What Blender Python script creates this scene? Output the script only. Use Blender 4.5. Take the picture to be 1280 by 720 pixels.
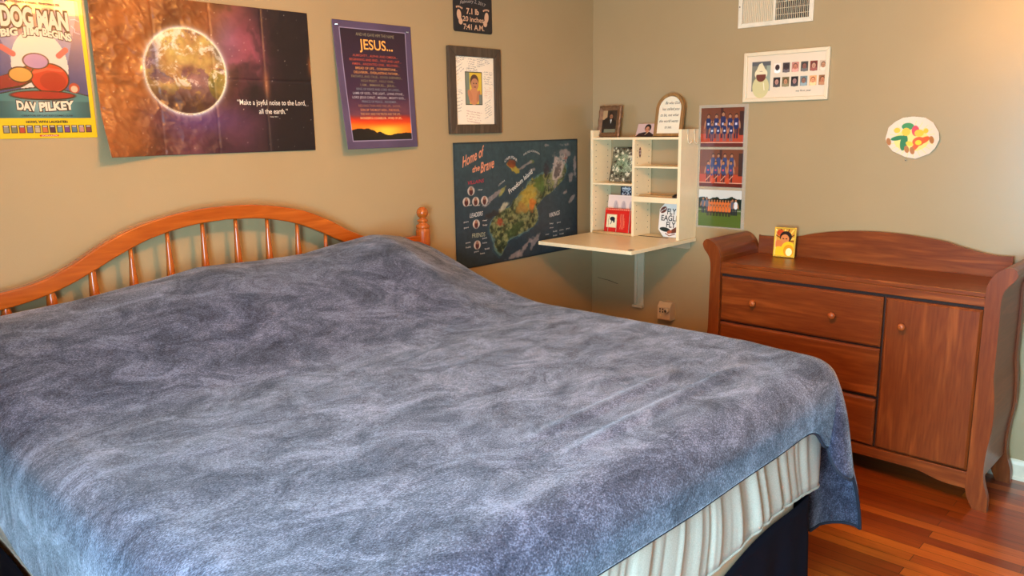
import bpy, bmesh, math, random
import numpy as np
from mathutils import Vector, Matrix
random.seed(7)
for o in list(bpy.data.objects): bpy.data.objects.remove(o)
S = bpy.context.scene
COL = S.collection
PI = math.pi

# ------------------------------------------------------------------ camera
CAM = Vector((-3.9, -2.97947, 1.56663))
cd = bpy.data.cameras.new('camera'); cam = bpy.data.objects.new('camera', cd); COL.objects.link(cam)
rx, ry, rz = 0.200251966, 0.016520902, 0.756083114
cz, sz, cx, sx, cy, sy = math.cos(rz), math.sin(rz), math.cos(rx), math.sin(rx), math.cos(ry), math.sin(ry)
fw = Vector((cz, sz, 0)); rt = Vector((sz, -cz, 0)); dn = Vector((0, 0, -1))
f2 = fw * cx + dn * sx; d2 = dn * cx - fw * sx
r3 = rt * cy + d2 * sy; d3 = d2 * cy - rt * sy
m = Matrix((r3, -d3, -f2)).transposed().to_4x4(); m.translation = CAM
cam.matrix_world = m
cd.sensor_width = 36; cd.lens = 981.42 / 1280 * 36; cd.clip_start = 0.02
S.camera = cam

# ------------------------------------------------------------------ light and exposure
S.view_settings.view_transform = 'Standard'; S.view_settings.look = 'None'
S.view_settings.gamma = 1; S.view_settings.use_curve_mapping = False
S.view_settings.exposure = 0.0
w = bpy.data.worlds.new('world'); S.world = w; w.use_nodes = True
w.node_tree.nodes['Background'].inputs[0].default_value = (0.45, 0.68, 1.0, 1)
w.node_tree.nodes['Background'].inputs[1].default_value = .3
def lamp(name, kind, loc, power, color, **k):
    d = bpy.data.lights.new(name, kind); d.energy = power; d.color = color
    for a, b in k.items(): setattr(d, a, b)
    o = bpy.data.objects.new(name, d); o.location = loc; COL.objects.link(o); return o
for i, (dx, dy) in enumerate(((-.1, .0), (.06, .09), (.06, -.09))):
    lamp('ceiling_lamp_bulb', 'POINT', (-2.42 + dx, -1.87 + dy, 2.25), 36, (1.0, 0.37, 0.05), shadow_soft_size=.05)
wl = lamp('window_daylight', 'AREA', (-4.26, -2.65, 1.22), 235, (0.45, 0.77, 1.0), shape='RECTANGLE', size=.95, size_y=.95)
wl.rotation_euler = (0, -PI / 2, 0)

# ------------------------------------------------------------------ materials
def lin(c):
    return tuple(((v / 255) / 12.92 if v / 255 <= .04045 else ((v / 255 + .055) / 1.055) ** 2.4) for v in c[:3])
class NM:
    def __init__(s, name):
        s.m = bpy.data.materials.new(name); s.m.use_nodes = True; s.t = s.m.node_tree; s.b = s.t.nodes['Principled BSDF']
    def n(s, kind, **k):
        x = s.t.nodes.new(kind)
        for a, b in k.items():
            if a.startswith('_'): setattr(x, a[1:], b)
            else:
                key = a.replace('__', ' ')
                x.inputs[int(key[1:]) if key[0] == 'i' and key[1:].isdigit() else key].default_value = b
        return x
    def l(s, a, b): s.t.links.new(a, b)
    def coords(s, scale=(1, 1, 1), kind='Object', rot=(0, 0, 0)):
        tc = s.n('ShaderNodeTexCoord'); mp = s.n('ShaderNodeMapping'); mp.inputs['Scale'].default_value = scale
        mp.inputs['Rotation'].default_value = rot
        s.l(tc.outputs[kind], mp.inputs[0]); return mp.outputs[0]
    def ramp(s, fac, stops):
        r = s.n('ShaderNodeValToRGB'); e = r.color_ramp.elements
        while len(e) < len(stops): e.new(.5)
        for i, (p, c) in enumerate(stops): e[i].position = p; e[i].color = (*c, 1)
        s.l(fac, r.inputs[0]); return r.outputs[0]
    def bump(s, h, strength, dist):
        b = s.n('ShaderNodeBump'); b.inputs['Strength'].default_value = strength; b.inputs['Distance'].default_value = dist
        s.l(h, b.inputs['Height']); s.l(b.outputs[0], s.b.inputs['Normal'])
def plain(name, rgb, rough=.5, metal=0, noise=.06, nscale=30, bump=0, spec=.5):
    k = NM(name); c = lin(rgb); v = k.coords()
    nz = k.n('ShaderNodeTexNoise', Scale=nscale); k.l(v, nz.inputs['Vector'])
    lo = tuple(x * (1 - noise) for x in c); hi = tuple(min(1, x * (1 + noise)) for x in c)
    k.l(k.ramp(nz.outputs['Fac'], [(.3, lo), (.7, hi)]), k.b.inputs['Base Color'])
    k.b.inputs['Roughness'].default_value = rough; k.b.inputs['Metallic'].default_value = metal
    k.b.inputs['Specular IOR Level'].default_value = spec
    if bump: k.bump(nz.outputs['Fac'], bump, .002)
    return k.m
def wood(name, dark, mid, light, axis='X', rough=.35, scale=1.0, coat=.08):
    k = NM(name)
    sc = {'X': (1.2, 14, 14), 'Y': (14, 1.2, 14), 'Z': (14, 14, 1.2)}[axis]
    v = k.coords(tuple(a * scale for a in sc))
    n1 = k.n('ShaderNodeTexNoise', Scale=1.6, Detail=3.0, Distortion=.8); k.l(v, n1.inputs['Vector'])
    wv = k.n('ShaderNodeMath', _operation='MULTIPLY'); wv.inputs[1].default_value = 9; k.l(n1.outputs['Fac'], wv.inputs[0])
    fr = k.n('ShaderNodeMath', _operation='SINE'); k.l(wv.outputs[0], fr.inputs[0])
    mr = k.n('ShaderNodeMapRange'); mr.inputs[1].default_value = -1; mr.inputs[2].default_value = 1; k.l(fr.outputs[0], mr.inputs[0])
    n2 = k.n('ShaderNodeTexNoise', Scale=9.0, Detail=4.0); k.l(v, n2.inputs['Vector'])
    mx = k.n('ShaderNodeMix'); mx.inputs[0].default_value = .45; k.l(mr.outputs[0], mx.inputs[2]); k.l(n2.outputs['Fac'], mx.inputs[3])
    k.l(k.ramp(mx.outputs[0], [(.12, lin(dark)), (.5, lin(mid)), (.9, lin(light))]), k.b.inputs['Base Color'])
    k.b.inputs['Roughness'].default_value = rough; k.b.inputs['Coat Weight'].default_value = coat; k.b.inputs['Coat Roughness'].default_value = .25; k.b.inputs['Specular IOR Level'].default_value = .3
    k.bump(n2.outputs['Fac'], .08, .001)
    return k.m
def print_mat(name, rough=.35, crumple=0, coat=0):
    k = NM(name); a = k.n('ShaderNodeAttribute', _attribute_name='ink'); k.l(a.outputs['Color'], k.b.inputs['Base Color'])
    k.b.inputs['Roughness'].default_value = rough; k.b.inputs['Coat Weight'].default_value = coat
    v = k.coords(); nz = k.n('ShaderNodeTexNoise', Scale=12.0, Detail=3.0); k.l(v, nz.inputs['Vector'])
    k.bump(nz.outputs['Fac'], .05 + crumple, .004)
    return k.m

M = {}
def wall_material():
    k = NM('satin_wall_paint'); v = k.coords()
    n1 = k.n('ShaderNodeTexNoise', Scale=260.0, Detail=2.0); k.l(v, n1.inputs['Vector'])
    n2 = k.n('ShaderNodeTexNoise', Scale=2.0, Detail=3.0); k.l(v, n2.inputs['Vector'])
    k.l(k.ramp(n2.outputs['Fac'], [(.3, lin((163, 141, 101))), (.7, lin((168, 146, 106)))]), k.b.inputs['Base Color'])
    k.b.inputs['Roughness'].default_value = .30; k.b.inputs['Specular IOR Level'].default_value = .65
    k.bump(n1.outputs['Fac'], .35, .0012)
    return k.m
M['wall'] = wall_material()
M['ceil'] = plain('ceiling_paint', (225, 220, 208), .8)
M['trim'] = plain('white_trim_paint', (226, 214, 186), .4)
def floor_material():
    k = NM('oak_strip_floor'); v = k.coords((1, 1, 1), rot=(0, 0, PI / 2))
    br = k.n('ShaderNodeTexBrick', Scale=1.0); k.l(v, br.inputs['Vector'])
    br.inputs['Mortar Size'].default_value = .0012; br.inputs['Brick Width'].default_value = .85; br.inputs['Row Height'].default_value = .057
    br.inputs['Color1'].default_value = (0, 0, 0, 1); br.inputs['Color2'].default_value = (1, 1, 1, 1); br.inputs['Mortar'].default_value = (.2, .2, .2, 1)
    br.offset = .37
    gv = k.coords((26, 1.6, 1)); n = k.n('ShaderNodeTexNoise', Scale=2.2, Detail=5.0, Distortion=.6); k.l(gv, n.inputs['Vector'])
    mx = k.n('ShaderNodeMix', _data_type='FLOAT'); mx.inputs[0].default_value = .5
    k.l(br.outputs['Color'], mx.inputs[2]); k.l(n.outputs['Fac'], mx.inputs[3])
    col = k.ramp(mx.outputs[0], [(.12, lin((100, 34, 8))), (.45, lin((138, 58, 14))), (.85, lin((190, 96, 26)))])
    m2 = k.n('ShaderNodeMix', _data_type='RGBA'); k.l(br.outputs['Fac'], m2.inputs[0]); k.l(col, m2.inputs[6]); m2.inputs[7].default_value = (.035, .012, .004, 1)
    k.l(m2.outputs[2], k.b.inputs['Base Color'])
    k.b.inputs['Roughness'].default_value = .28; k.b.inputs['Coat Weight'].default_value = .35; k.b.inputs['Coat Roughness'].default_value = .15
    return k.m
M['floor'] = floor_material()
M['cherry_x'] = wood('cherry_grain_along', (104, 46, 16), (132, 66, 25), (154, 84, 36), 'X')
M['cherry_z'] = wood('cherry_grain_upright', (104, 46, 16), (132, 66, 25), (154, 84, 36), 'Z')
M['cherry_y'] = wood('cherry_grain_deep', (98, 42, 15), (120, 55, 22), (140, 70, 30), 'Y')
M['knob'] = wood('knob_wood', (150, 74, 32), (176, 92, 42), (196, 112, 56), 'Z', .2, 1, .6)
M['honey'] = wood('honey_pine', (150, 68, 14), (178, 90, 24), (200, 112, 38), 'X', .22, 1, .5)
M['honey_z'] = wood('honey_pine_turned', (158, 76, 22), (186, 100, 34), (208, 124, 52), 'Z', .22, 1, .5)
M['melamine'] = plain('cream_melamine', (248, 226, 180), .35, noise=.02)
M['melamine_in'] = plain('cream_back_panel', (206, 200, 178), .45, noise=.02)
M['ash'] = wood('pale_ash_strip', (176, 136, 84), (196, 156, 104), (210, 174, 122), 'X', .5, 1, 0)
M['white_metal'] = plain('white_enamel_metal', (206, 190, 156), .3, noise=.02)
M['black'] = plain('black_plastic', (22, 20, 20), .4)
M['hole'] = plain('drilled_hole', (70, 56, 38), .8)
M['darkframe'] = wood('weathered_brown_frame', (66, 54, 42), (92, 77, 60), (116, 98, 78), 'Z', .5, 1.3, 0)
M['whiteframe'] = plain('white_frame_paint', (226, 208, 172), .35, noise=.02)
M['goldframe'] = plain('yellow_gilt_frame', (240, 196, 70), .25, .45, noise=.05)
M['bronze'] = plain('bronze_frame', (118, 84, 54), .45, .25, .25, 60, .3)
M['archwood'] = wood('oak_arch_frame', (136, 98, 54), (160, 120, 70), (178, 138, 86), 'Z', .5, 1.5, 0)
M['pin'] = plain('steel_pin', (225, 225, 215), .2, .9)
M['beige'] = plain('beige_plastic', (196, 168, 130), .45, noise=.03)
M['led'] = plain('amber_indicator', (250, 220, 120), .3)
M['vent_dark'] = plain('duct_interior', (40, 30, 24), .9)
M['print'] = print_mat('printed_paper', .38)
M['gloss_print'] = print_mat('glossy_poster_paper', .27, .05, .25)
M['photo_print'] = print_mat('glossy_photo_paper', .22, 0, .3)
M['paint_sign'] = print_mat('matte_sign', .6)
def sleeve_material():
    k = NM('clear_plastic_sleeve'); k.b.inputs['Base Color'].default_value = (.95, .95, .9, 1)
    k.b.inputs['Roughness'].default_value = .12; k.b.inputs['Alpha'].default_value = .10
    return k.m
M['sleeve'] = sleeve_material()
def fleece(name, dark, mid, light, sheen):
    k = NM(name); v = k.coords((1, 1.45, 1), rot=(0, 0, .5))
    n1 = k.n('ShaderNodeTexNoise', Scale=6.0, Detail=10.0, Roughness=.80, Distortion=.6); k.l(v, n1.inputs['Vector'])
    n2 = k.n('ShaderNodeTexNoise', Scale=210.0, Detail=3.0, Roughness=.7); k.l(v, n2.inputs['Vector'])
    mx = k.n('ShaderNodeMix'); mx.inputs[0].default_value = .42; k.l(n1.outputs['Fac'], mx.inputs[2]); k.l(n2.outputs['Fac'], mx.inputs[3])
    k.l(k.ramp(mx.outputs[0], [(.40, lin(dark)), (.5, lin(mid)), (.60, lin(light))]), k.b.inputs['Base Color'])
    sw = k.n('ShaderNodeMapRange'); sw.inputs[1].default_value = .40; sw.inputs[2].default_value = .62; sw.inputs[3].default_value = sheen * .4; sw.inputs[4].default_value = sheen * 1.8
    k.l(mx.outputs[0], sw.inputs[0]); k.l(sw.outputs[0], k.b.inputs['Sheen Weight'])
    k.b.inputs['Roughness'].default_value = .9; k.b.inputs['Sheen Roughness'].default_value = .45
    k.b.inputs['Sheen Tint'].default_value = (.84, .90, 1, 1); k.b.inputs['Specular IOR Level'].default_value = .1
    k.bump(n2.outputs['Fac'], .6, .002)
    return k.m
M['fleece'] = fleece('navy_plush_fleece', (27, 29, 41), (49, 51, 67), (94, 99, 121), .40)
M['fleece_hem'] = plain('dark_stitched_hem', (26, 30, 44), .9, bump=.4)
def cloth(name, rgb, rough=.85, sheen=.1, s=400, spec=.4):
    k = NM(name); k.b.inputs['Specular IOR Level'].default_value = spec; v = k.coords(); n = k.n('ShaderNodeTexNoise', Scale=float(s), Detail=2.0); k.l(v, n.inputs['Vector'])
    c = lin(rgb); k.l(k.ramp(n.outputs['Fac'], [(.3, tuple(x * .85 for x in c)), (.7, tuple(min(1, x * 1.12) for x in c))]), k.b.inputs['Base Color'])
    k.b.inputs['Roughness'].default_value = rough; k.b.inputs['Sheen Weight'].default_value = sheen; k.bump(n.outputs['Fac'], .3, .001)
    return k.m
M['sheet'] = cloth('heather_grey_jersey', (176, 168, 152))
M['skirt'] = cloth('navy_skirt_cotton', (13, 15, 27), sheen=0, spec=.12)
M['ticking'] = cloth('peach_box_spring_ticking', (226, 178, 132))

# ------------------------------------------------------------------ mesh helpers
def link(name, me, mat, parent=None, smooth=False):
    o = bpy.data.objects.new(name, me); COL.objects.link(o)
    if mat is not None:
        for mm in (mat if isinstance(mat, (list, tuple)) else [mat]): me.materials.append(mm)
    if parent is not None: o.parent = parent
    if smooth:
        me.polygons.foreach_set('use_smooth', [True] * len(me.polygons))
    return o
def obj(name, bm, mat, parent=None, bevel=0, smooth=False, seg=2):
    bmesh.ops.recalc_face_normals(bm, faces=bm.faces[:])
    me = bpy.data.meshes.new(name); bm.to_mesh(me); bm.free()
    o = link(name, me, mat, parent, smooth)
    if bevel:
        b = o.modifiers.new('bevel', 'BEVEL'); b.width = bevel; b.segments = seg; b.limit_method = 'ANGLE'; b.angle_limit = .6
    return o
def NB(): return bmesh.new()
def bx(bm, x0, x1, y0, y1, z0, z1, mi=0):
    vs = [bm.verts.new(p) for p in ((x0, y0, z0), (x1, y0, z0), (x1, y1, z0), (x0, y1, z0), (x0, y0, z1), (x1, y0, z1), (x1, y1, z1), (x0, y1, z1))]
    for f in ((0, 1, 2, 3), (4, 7, 6, 5), (0, 4, 5, 1), (1, 5, 6, 2), (2, 6, 7, 3), (3, 7, 4, 0)):
        bm.faces.new([vs[i] for i in f]).material_index = mi
    return vs
def prism(bm, pts, y0, y1, axis='Y'):
    """pts in (x,z) run along Y, or (y,z) run along X, or (x,y) run along Z"""
    mk = {'Y': lambda p, t: (p[0], t, p[1]), 'X': lambda p, t: (t, p[0], p[1]), 'Z': lambda p, t: (p[0], p[1], t)}[axis]
    a = [bm.verts.new(mk(p, y0)) for p in pts]; b = [bm.verts.new(mk(p, y1)) for p in pts]
    bm.faces.new(a); bm.faces.new(b[::-1]); n = len(pts)
    for i in range(n): bm.faces.new((a[i], b[i], b[(i + 1) % n], a[(i + 1) % n]))
def lathe(bm, prof, seg=20, loc=(0, 0, 0), axis='Z'):
    """prof: (radius, height)"""
    rings = []
    for r, h in prof:
        ring = []
        for i in range(seg):
            t = 2 * PI * i / seg; c, s_ = r * math.cos(t), r * math.sin(t)
            p = (c, s_, h) if axis == 'Z' else (c, h, s_)
            ring.append(bm.verts.new((p[0] + loc[0], p[1] + loc[1], p[2] + loc[2])))
        rings.append(ring)
    for a, b in zip(rings, rings[1:]):
        for i in range(seg): bm.faces.new((a[i], a[(i + 1) % seg], b[(i + 1) % seg], b[i]))
    bm.faces.new(rings[0][::-1]); bm.faces.new(rings[-1])
def tube(bm, pts, r, seg=8, closed=False):
    pts = [Vector(p) for p in pts]; rings = []; n = len(pts); up = Vector((0, 0, 1)); prev = None
    for i, p in enumerate(pts):
        d = (pts[(i + 1) % n] - pts[i - 1]) if closed else (pts[min(i + 1, n - 1)] - pts[max(i - 1, 0)])
        d.normalize()
        if prev is None:
            a = d.cross(up)
            if a.length < .1: a = d.cross(Vector((0, 1, 0)))
        else: a = prev - d * prev.dot(d)
        a.normalize(); b = d.cross(a); prev = a
        rings.append([bm.verts.new(p + a * r * math.cos(2 * PI * j / seg) + b * r * math.sin(2 * PI * j / seg)) for j in range(seg)])
    pr = list(zip(rings, rings[1:])) + ([(rings[-1], rings[0])] if closed else [])
    for A, B in pr:
        for j in range(seg): bm.faces.new((A[j], A[(j + 1) % seg], B[(j + 1) % seg], B[j]))
    if not closed: bm.faces.new(rings[0][::-1]); bm.faces.new(rings[-1])
def spline(pts, n=8):
    P = [np.array(p, float) for p in pts]; P = [2 * P[0] - P[1]] + P + [2 * P[-1] - P[-2]]; out = []
    for i in range(1, len(P) - 2):
        for k in range(n):
            t = k / n; a, b, c, d = P[i - 1], P[i], P[i + 1], P[i + 2]
            out.append(tuple(.5 * (2 * b + (c - a) * t + (2 * a - 5 * b + 4 * c - d) * t * t + (-a + 3 * b - 3 * c + d) * t ** 3)))
    out.append(tuple(P[-2])); return out
def props(o, label, cat, group=None):
    o['label'] = label; o['category'] = cat
    if group: o['group'] = group
    return o
def thing(name, label, cat, loc, rotz=0, group=None):
    o = bpy.data.objects.new(name, None); COL.objects.link(o); o.empty_display_size = .1
    o.location = loc; o.rotation_euler = (0, 0, rotz); return props(o, label, cat, group)
def struct(name, bm, mat, bevel=0):
    o = obj(name, bm, mat, None, bevel); o['kind'] = 'structure'; return o
WL, WR = 0.0, -PI / 2     # things on the left wall face -y; on the right wall they face -x (local x = to the right, local y = into the wall)

# ------------------------------------------------------------------ printed art: coloured grids and lettering
def vnoise(X, Y, seed=0):
    rg = np.random.RandomState(seed); T = rg.rand(256, 256)
    xi = np.floor(X).astype(int); yi = np.floor(Y).astype(int); fx = X - xi; fy = Y - yi
    fx = fx * fx * (3 - 2 * fx); fy = fy * fy * (3 - 2 * fy)
    g = lambda a, b: T[a % 256, b % 256]
    return (g(xi, yi) * (1 - fx) + g(xi + 1, yi) * fx) * (1 - fy) + (g(xi, yi + 1) * (1 - fx) + g(xi + 1, yi + 1) * fx) * fy
def fbm(X, Y, f, seed=0, octv=4, gain=.55):
    s_ = 0; a = 1; t = 0
    for o in range(octv): s_ = s_ + a * vnoise(X * f + 7 * o, Y * f + 3 * o, seed + o); t += a; a *= gain; f *= 2.03
    return s_ / t
def sstep(a, b, x):
    t = np.clip((x - a) / (b - a), 0, 1); return t * t * (3 - 2 * t)
class Art:
    def __init__(s, W, H, res, bg):
        s.W, s.H = W, H; s.nx = int(round(W / res)) + 1; s.ny = int(round(H / res)) + 1; s.res = W / (s.nx - 1)
        s.X, s.Y = np.meshgrid(np.linspace(0, W, s.nx), np.linspace(0, H, s.ny)); s.c = np.zeros((s.ny, s.nx, 3)); s.c[:] = np.array(bg) / 255.
    def mix(s, mask, col, a=1.):
        col = np.array(col, float); col = col / 255. if col.ndim == 1 else col
        k = np.clip(mask * a, 0, 1)[..., None]; s.c = s.c * (1 - k) + col * k
    def ell(s, x, y, a, b, col, rot=0, al=1.):
        dx, dy = s.X - x, s.Y - y; c_, s_ = math.cos(rot), math.sin(rot)
        r = np.sqrt(((dx * c_ + dy * s_) / a) ** 2 + ((-dx * s_ + dy * c_) / b) ** 2)
        s.mix(np.clip((1 - r) * min(a, b) / s.res + .5, 0, 1), col, al)
    def rect(s, x0, y0, x1, y1, col, al=1.):
        f = lambda d: np.clip(d / s.res + .5, 0, 1)
        s.mix(f(s.X - x0) * f(x1 - s.X) * f(s.Y - y0) * f(y1 - s.Y), col, al)
    def poly(s, pts, col, al=1.):
        ins = np.zeros_like(s.X, bool); n = len(pts)
        for i in range(n):
            (x1, y1), (x2, y2) = pts[i], pts[(i + 1) % n]
            if y1 == y2: continue
            ins ^= ((y1 > s.Y) != (y2 > s.Y)) & (s.X < (x2 - x1) * (s.Y - y1) / (y2 - y1) + x1)
        s.mix(ins.astype(float), col, al)
    def line(s, pts, w_, col, al=1.):
        m_ = np.zeros_like(s.X)
        for (x1, y1), (x2, y2) in zip(pts, pts[1:]):
            dx, dy = x2 - x1, y2 - y1; L = dx * dx + dy * dy + 1e-12
            t = np.clip(((s.X - x1) * dx + (s.Y - y1) * dy) / L, 0, 1)
            d = np.hypot(s.X - x1 - t * dx, s.Y - y1 - t * dy); m_ = np.maximum(m_, np.clip((w_ / 2 - d) / s.res + .5, 0, 1))
        s.mix(m_, col, al)
    def person(s, x, y, h, shirt, skin=(170, 115, 80), hair=(50, 32, 22), legs=(40, 40, 60)):
        """a small standing figure, feet at y"""
        s.rect(x - .09 * h, y, x - .015 * h, y + .42 * h, legs); s.rect(x + .015 * h, y, x + .09 * h, y + .42 * h, legs)
        s.ell(x, y + .60 * h, .14 * h, .23 * h, shirt); s.ell(x - .15 * h, y + .56 * h, .04 * h, .17 * h, skin, -.15); s.ell(x + .15 * h, y + .56 * h, .04 * h, .17 * h, skin, .15)
        s.ell(x, y + .91 * h, .075 * h, .09 * h, hair); s.ell(x, y + .885 * h, .06 * h, .07 * h, skin)
    def face(s, x, y, r, skin=(190, 130, 95), hair=(50, 34, 26)):
        s.ell(x, y + .15 * r, r, 1.2 * r, hair); s.ell(x, y, .86 * r, 1.1 * r, skin)
        for q in (-1, 1): s.ell(x + q * .34 * r, y + .12 * r, .14 * r, .08 * r, (40, 25, 20))
        s.ell(x, y - .5 * r, .3 * r, .1 * r, (130, 60, 50)); s.ell(x, y - .15 * r, .1 * r, .2 * r, tuple(v * .85 for v in skin))
    def build(s, name, mat, parent, depth=None, x0=0, z0=0, y=0, thick=.0006, mask=None):
        D = np.full_like(s.X, y) if depth is None else y - depth(s.X, s.Y)
        co = np.stack([s.X + x0, D, s.Y + z0], -1).reshape(-1, 3); nx, ny = s.nx, s.ny
        idx = np.arange(nx * ny).reshape(ny, nx); q = np.stack([idx[:-1, :-1], idx[:-1, 1:], idx[1:, 1:], idx[1:, :-1]], -1).reshape(-1, 4)
        if mask is not None:
            ok = mask(s.X, s.Y); kk = (ok[:-1, :-1] & ok[:-1, 1:] & ok[1:, 1:] & ok[1:, :-1]).reshape(-1); q = q[kk]
            used = np.unique(q); mp = -np.ones(nx * ny, int); mp[used] = np.arange(len(used)); q = mp[q]; co = co[used]; cols = s.c.reshape(-1, 3)[used]
        else: cols = s.c.reshape(-1, 3)
        cols = np.clip(cols, 0, 1); cols = np.where(cols <= .04045, cols / 12.92, ((cols + .055) / 1.055) ** 2.4)
        me = bpy.data.meshes.new(name); me.from_pydata(co.tolist(), [], q.tolist())
        at = me.color_attributes.new('ink', 'FLOAT_COLOR', 'POINT'); at.data.foreach_set('color', np.concatenate([cols, np.ones((len(cols), 1))], 1).astype('f').ravel())
        o = link(name, me, mat, parent, True)
        if thick:
            md = o.modifiers.new('thickness', 'SOLIDIFY'); md.thickness = thick; md.offset = -1 if True else 1
        return o
_cap = [None]
def text_mesh(s_, bold=0., shear=0., res=3):
    c = bpy.data.curves.new('lettering', 'FONT'); c.body = s_; c.size = 1; c.offset = bold; c.shear = shear; c.resolution_u = res
    c.fill_mode = 'FRONT' if hasattr(c, 'fill_mode') and False else c.fill_mode
    o = bpy.data.objects.new('lettering', c); me = bpy.data.meshes.new_from_object(o)
    n = len(me.vertices); co = np.zeros(n * 3); me.vertices.foreach_get('co', co); co = co.reshape(-1, 3)
    fs = [tuple(p.vertices) for p in me.polygons]
    bpy.data.objects.remove(o); bpy.data.curves.remove(c); bpy.data.meshes.remove(me)
    return co, fs
class Text:
    def __init__(s): s.v = []; s.f = []; s.c = []
    def add(s, t, x0, x1, y, h, col, bold=0., shear=0., arc=0., slope=0., rot=0.):
        """t fitted between x0 and x1, baseline y, capital height h"""
        if _cap[0] is None: _cap[0] = text_mesh('H')[0][:, 1].max()
        co, fs = text_mesh(t, bold, shear, 2 if h < .012 else 4)
        if not len(co): return
        a, b = co[:, 0].min(), co[:, 0].max(); X = x0 + (co[:, 0] - a) / (b - a) * (x1 - x0); Y = y + co[:, 1] * h / _cap[0]
        mid, hw = (x0 + x1) / 2, (x1 - x0) / 2
        Y = Y + arc * (1 - ((X - mid) / hw) ** 2) + slope * (X - x0)
        if rot:
            c_, s_ = math.cos(rot), math.sin(rot); dx, dy = X - x0, Y - y; X, Y = x0 + dx * c_ - dy * s_, y + dx * s_ + dy * c_
        n0 = len(s.v); s.v += list(zip(X, Y)); s.f += [tuple(i + n0 for i in f) for f in fs]; s.c += [(*lin(col), 1)] * len(X)
    def build(s, name, mat, parent, depth=None, x0=0, z0=0, y=0, lift=.0005):
        P = np.array(s.v); X, Y = P[:, 0], P[:, 1]; D = (np.full_like(X, y) if depth is None else y - depth(X, Y)) - lift
        me = bpy.data.meshes.new(name); me.from_pydata(np.stack([X + x0, D, Y + z0], -1).tolist(), [], s.f)
        at = me.color_attributes.new('ink', 'FLOAT_COLOR', 'POINT'); at.data.foreach_set('color', np.array(s.c, 'f').ravel())
        return link(name, me, mat, parent)
def scribbles(a, boxes, rows, col, seed, w_=.0012, slant=0):
    rg = random.Random(seed)
    for (x0, y0, x1, y1, n, sl, cc) in boxes:
        for k in range(n):
            yy = y1 - (y1 - y0) * (k + .5) / n; pts = []; x = x0 + rg.random() * .01; e = x1 - rg.random() * .02
            while x < e:
                pts.append((x, yy + (rg.random() - .5) * .0055 + sl * (x - x0))); x += .0022 + rg.random() * .0015
                if rg.random() < .16:
                    if len(pts) > 1: a.line(pts, w_, cc or col, .85)
                    pts = []; x += .003
            if len(pts) > 1: a.line(pts, w_, cc or col, .85)

# ------------------------------------------------------------------ the room
H = 2.44; X0, Y0 = -4.2, -4.2
bm = NB(); bx(bm, X0 - .1, .1, Y0 - .1, .1, -.1, 0); struct('floor', bm, M['floor'])
bm = NB(); bx(bm, X0 - .1, .1, Y0 - .1, .1, H, H + .1); struct('ceiling', bm, M['ceil'])
bm = NB(); bx(bm, X0 - .1, .1, 0, .1, 0, H); struct('wall_left', bm, M['wall'])
bm = NB(); bx(bm, 0, .1, Y0 - .1, 0, 0, H); struct('wall_right', bm, M['wall'])
def holed(name, horizontal, a0, a1, o0, o1, z0, z1, c0, c1):
    bm = NB(); f = (lambda p, q, r, t: bx(bm, p, q, c0, c1, r, t)) if horizontal else (lambda p, q, r, t: bx(bm, c0, c1, p, q, r, t))
    f(a0, o0, 0, H); f(o1, a1, 0, H); f(o0, o1, 0, z0); f(o0, o1, z1, H); return struct(name, bm, M['wall'])
holed('wall_rear', False, Y0 - .1, .1, -3.15, -2.15, .72, 1.72, X0 - .1, X0)
bm = NB(); bx(bm, X0, 0, Y0 - .1, Y0, 0, H); struct('wall_front', bm, M['wall'])
def window(n, horizontal, o0, o1, c0, c1):
    bm = NB(); f = (lambda p, q, r, t: bx(bm, p, q, c0, c1, r, t)) if horizontal else (lambda p, q, r, t: bx(bm, c0, c1, p, q, r, t))
    z0, z1 = .72, 1.72; f(o0, o0 + .05, z0, z1); f(o1 - .05, o1, z0, z1); f(o0, o1, z0, z0 + .05); f(o0, o1, z1 - .05, z1); f(o0, o1, 1.20, 1.235)
    struct('window_%d' % n, bm, M['trim'], .004)
window(1, False, -3.15, -2.15, X0 - .07, X0 - .03)
bb = [(0, 0), (-.016, 0), (-.016, .012), (-.012, .018), (-.012, .07), (-.008, .084), (-.003, .092), (0, .092)]
bm = NB(); prism(bm, [(p[0], p[1]) for p in bb], Y0, 0); struct('baseboard_right', bm, M['trim'])
bm = NB(); prism(bm, [(p[0], p[1]) for p in bb], X0, -.016, 'X'); struct('baseboard_left', bm, M['trim'])

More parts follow.
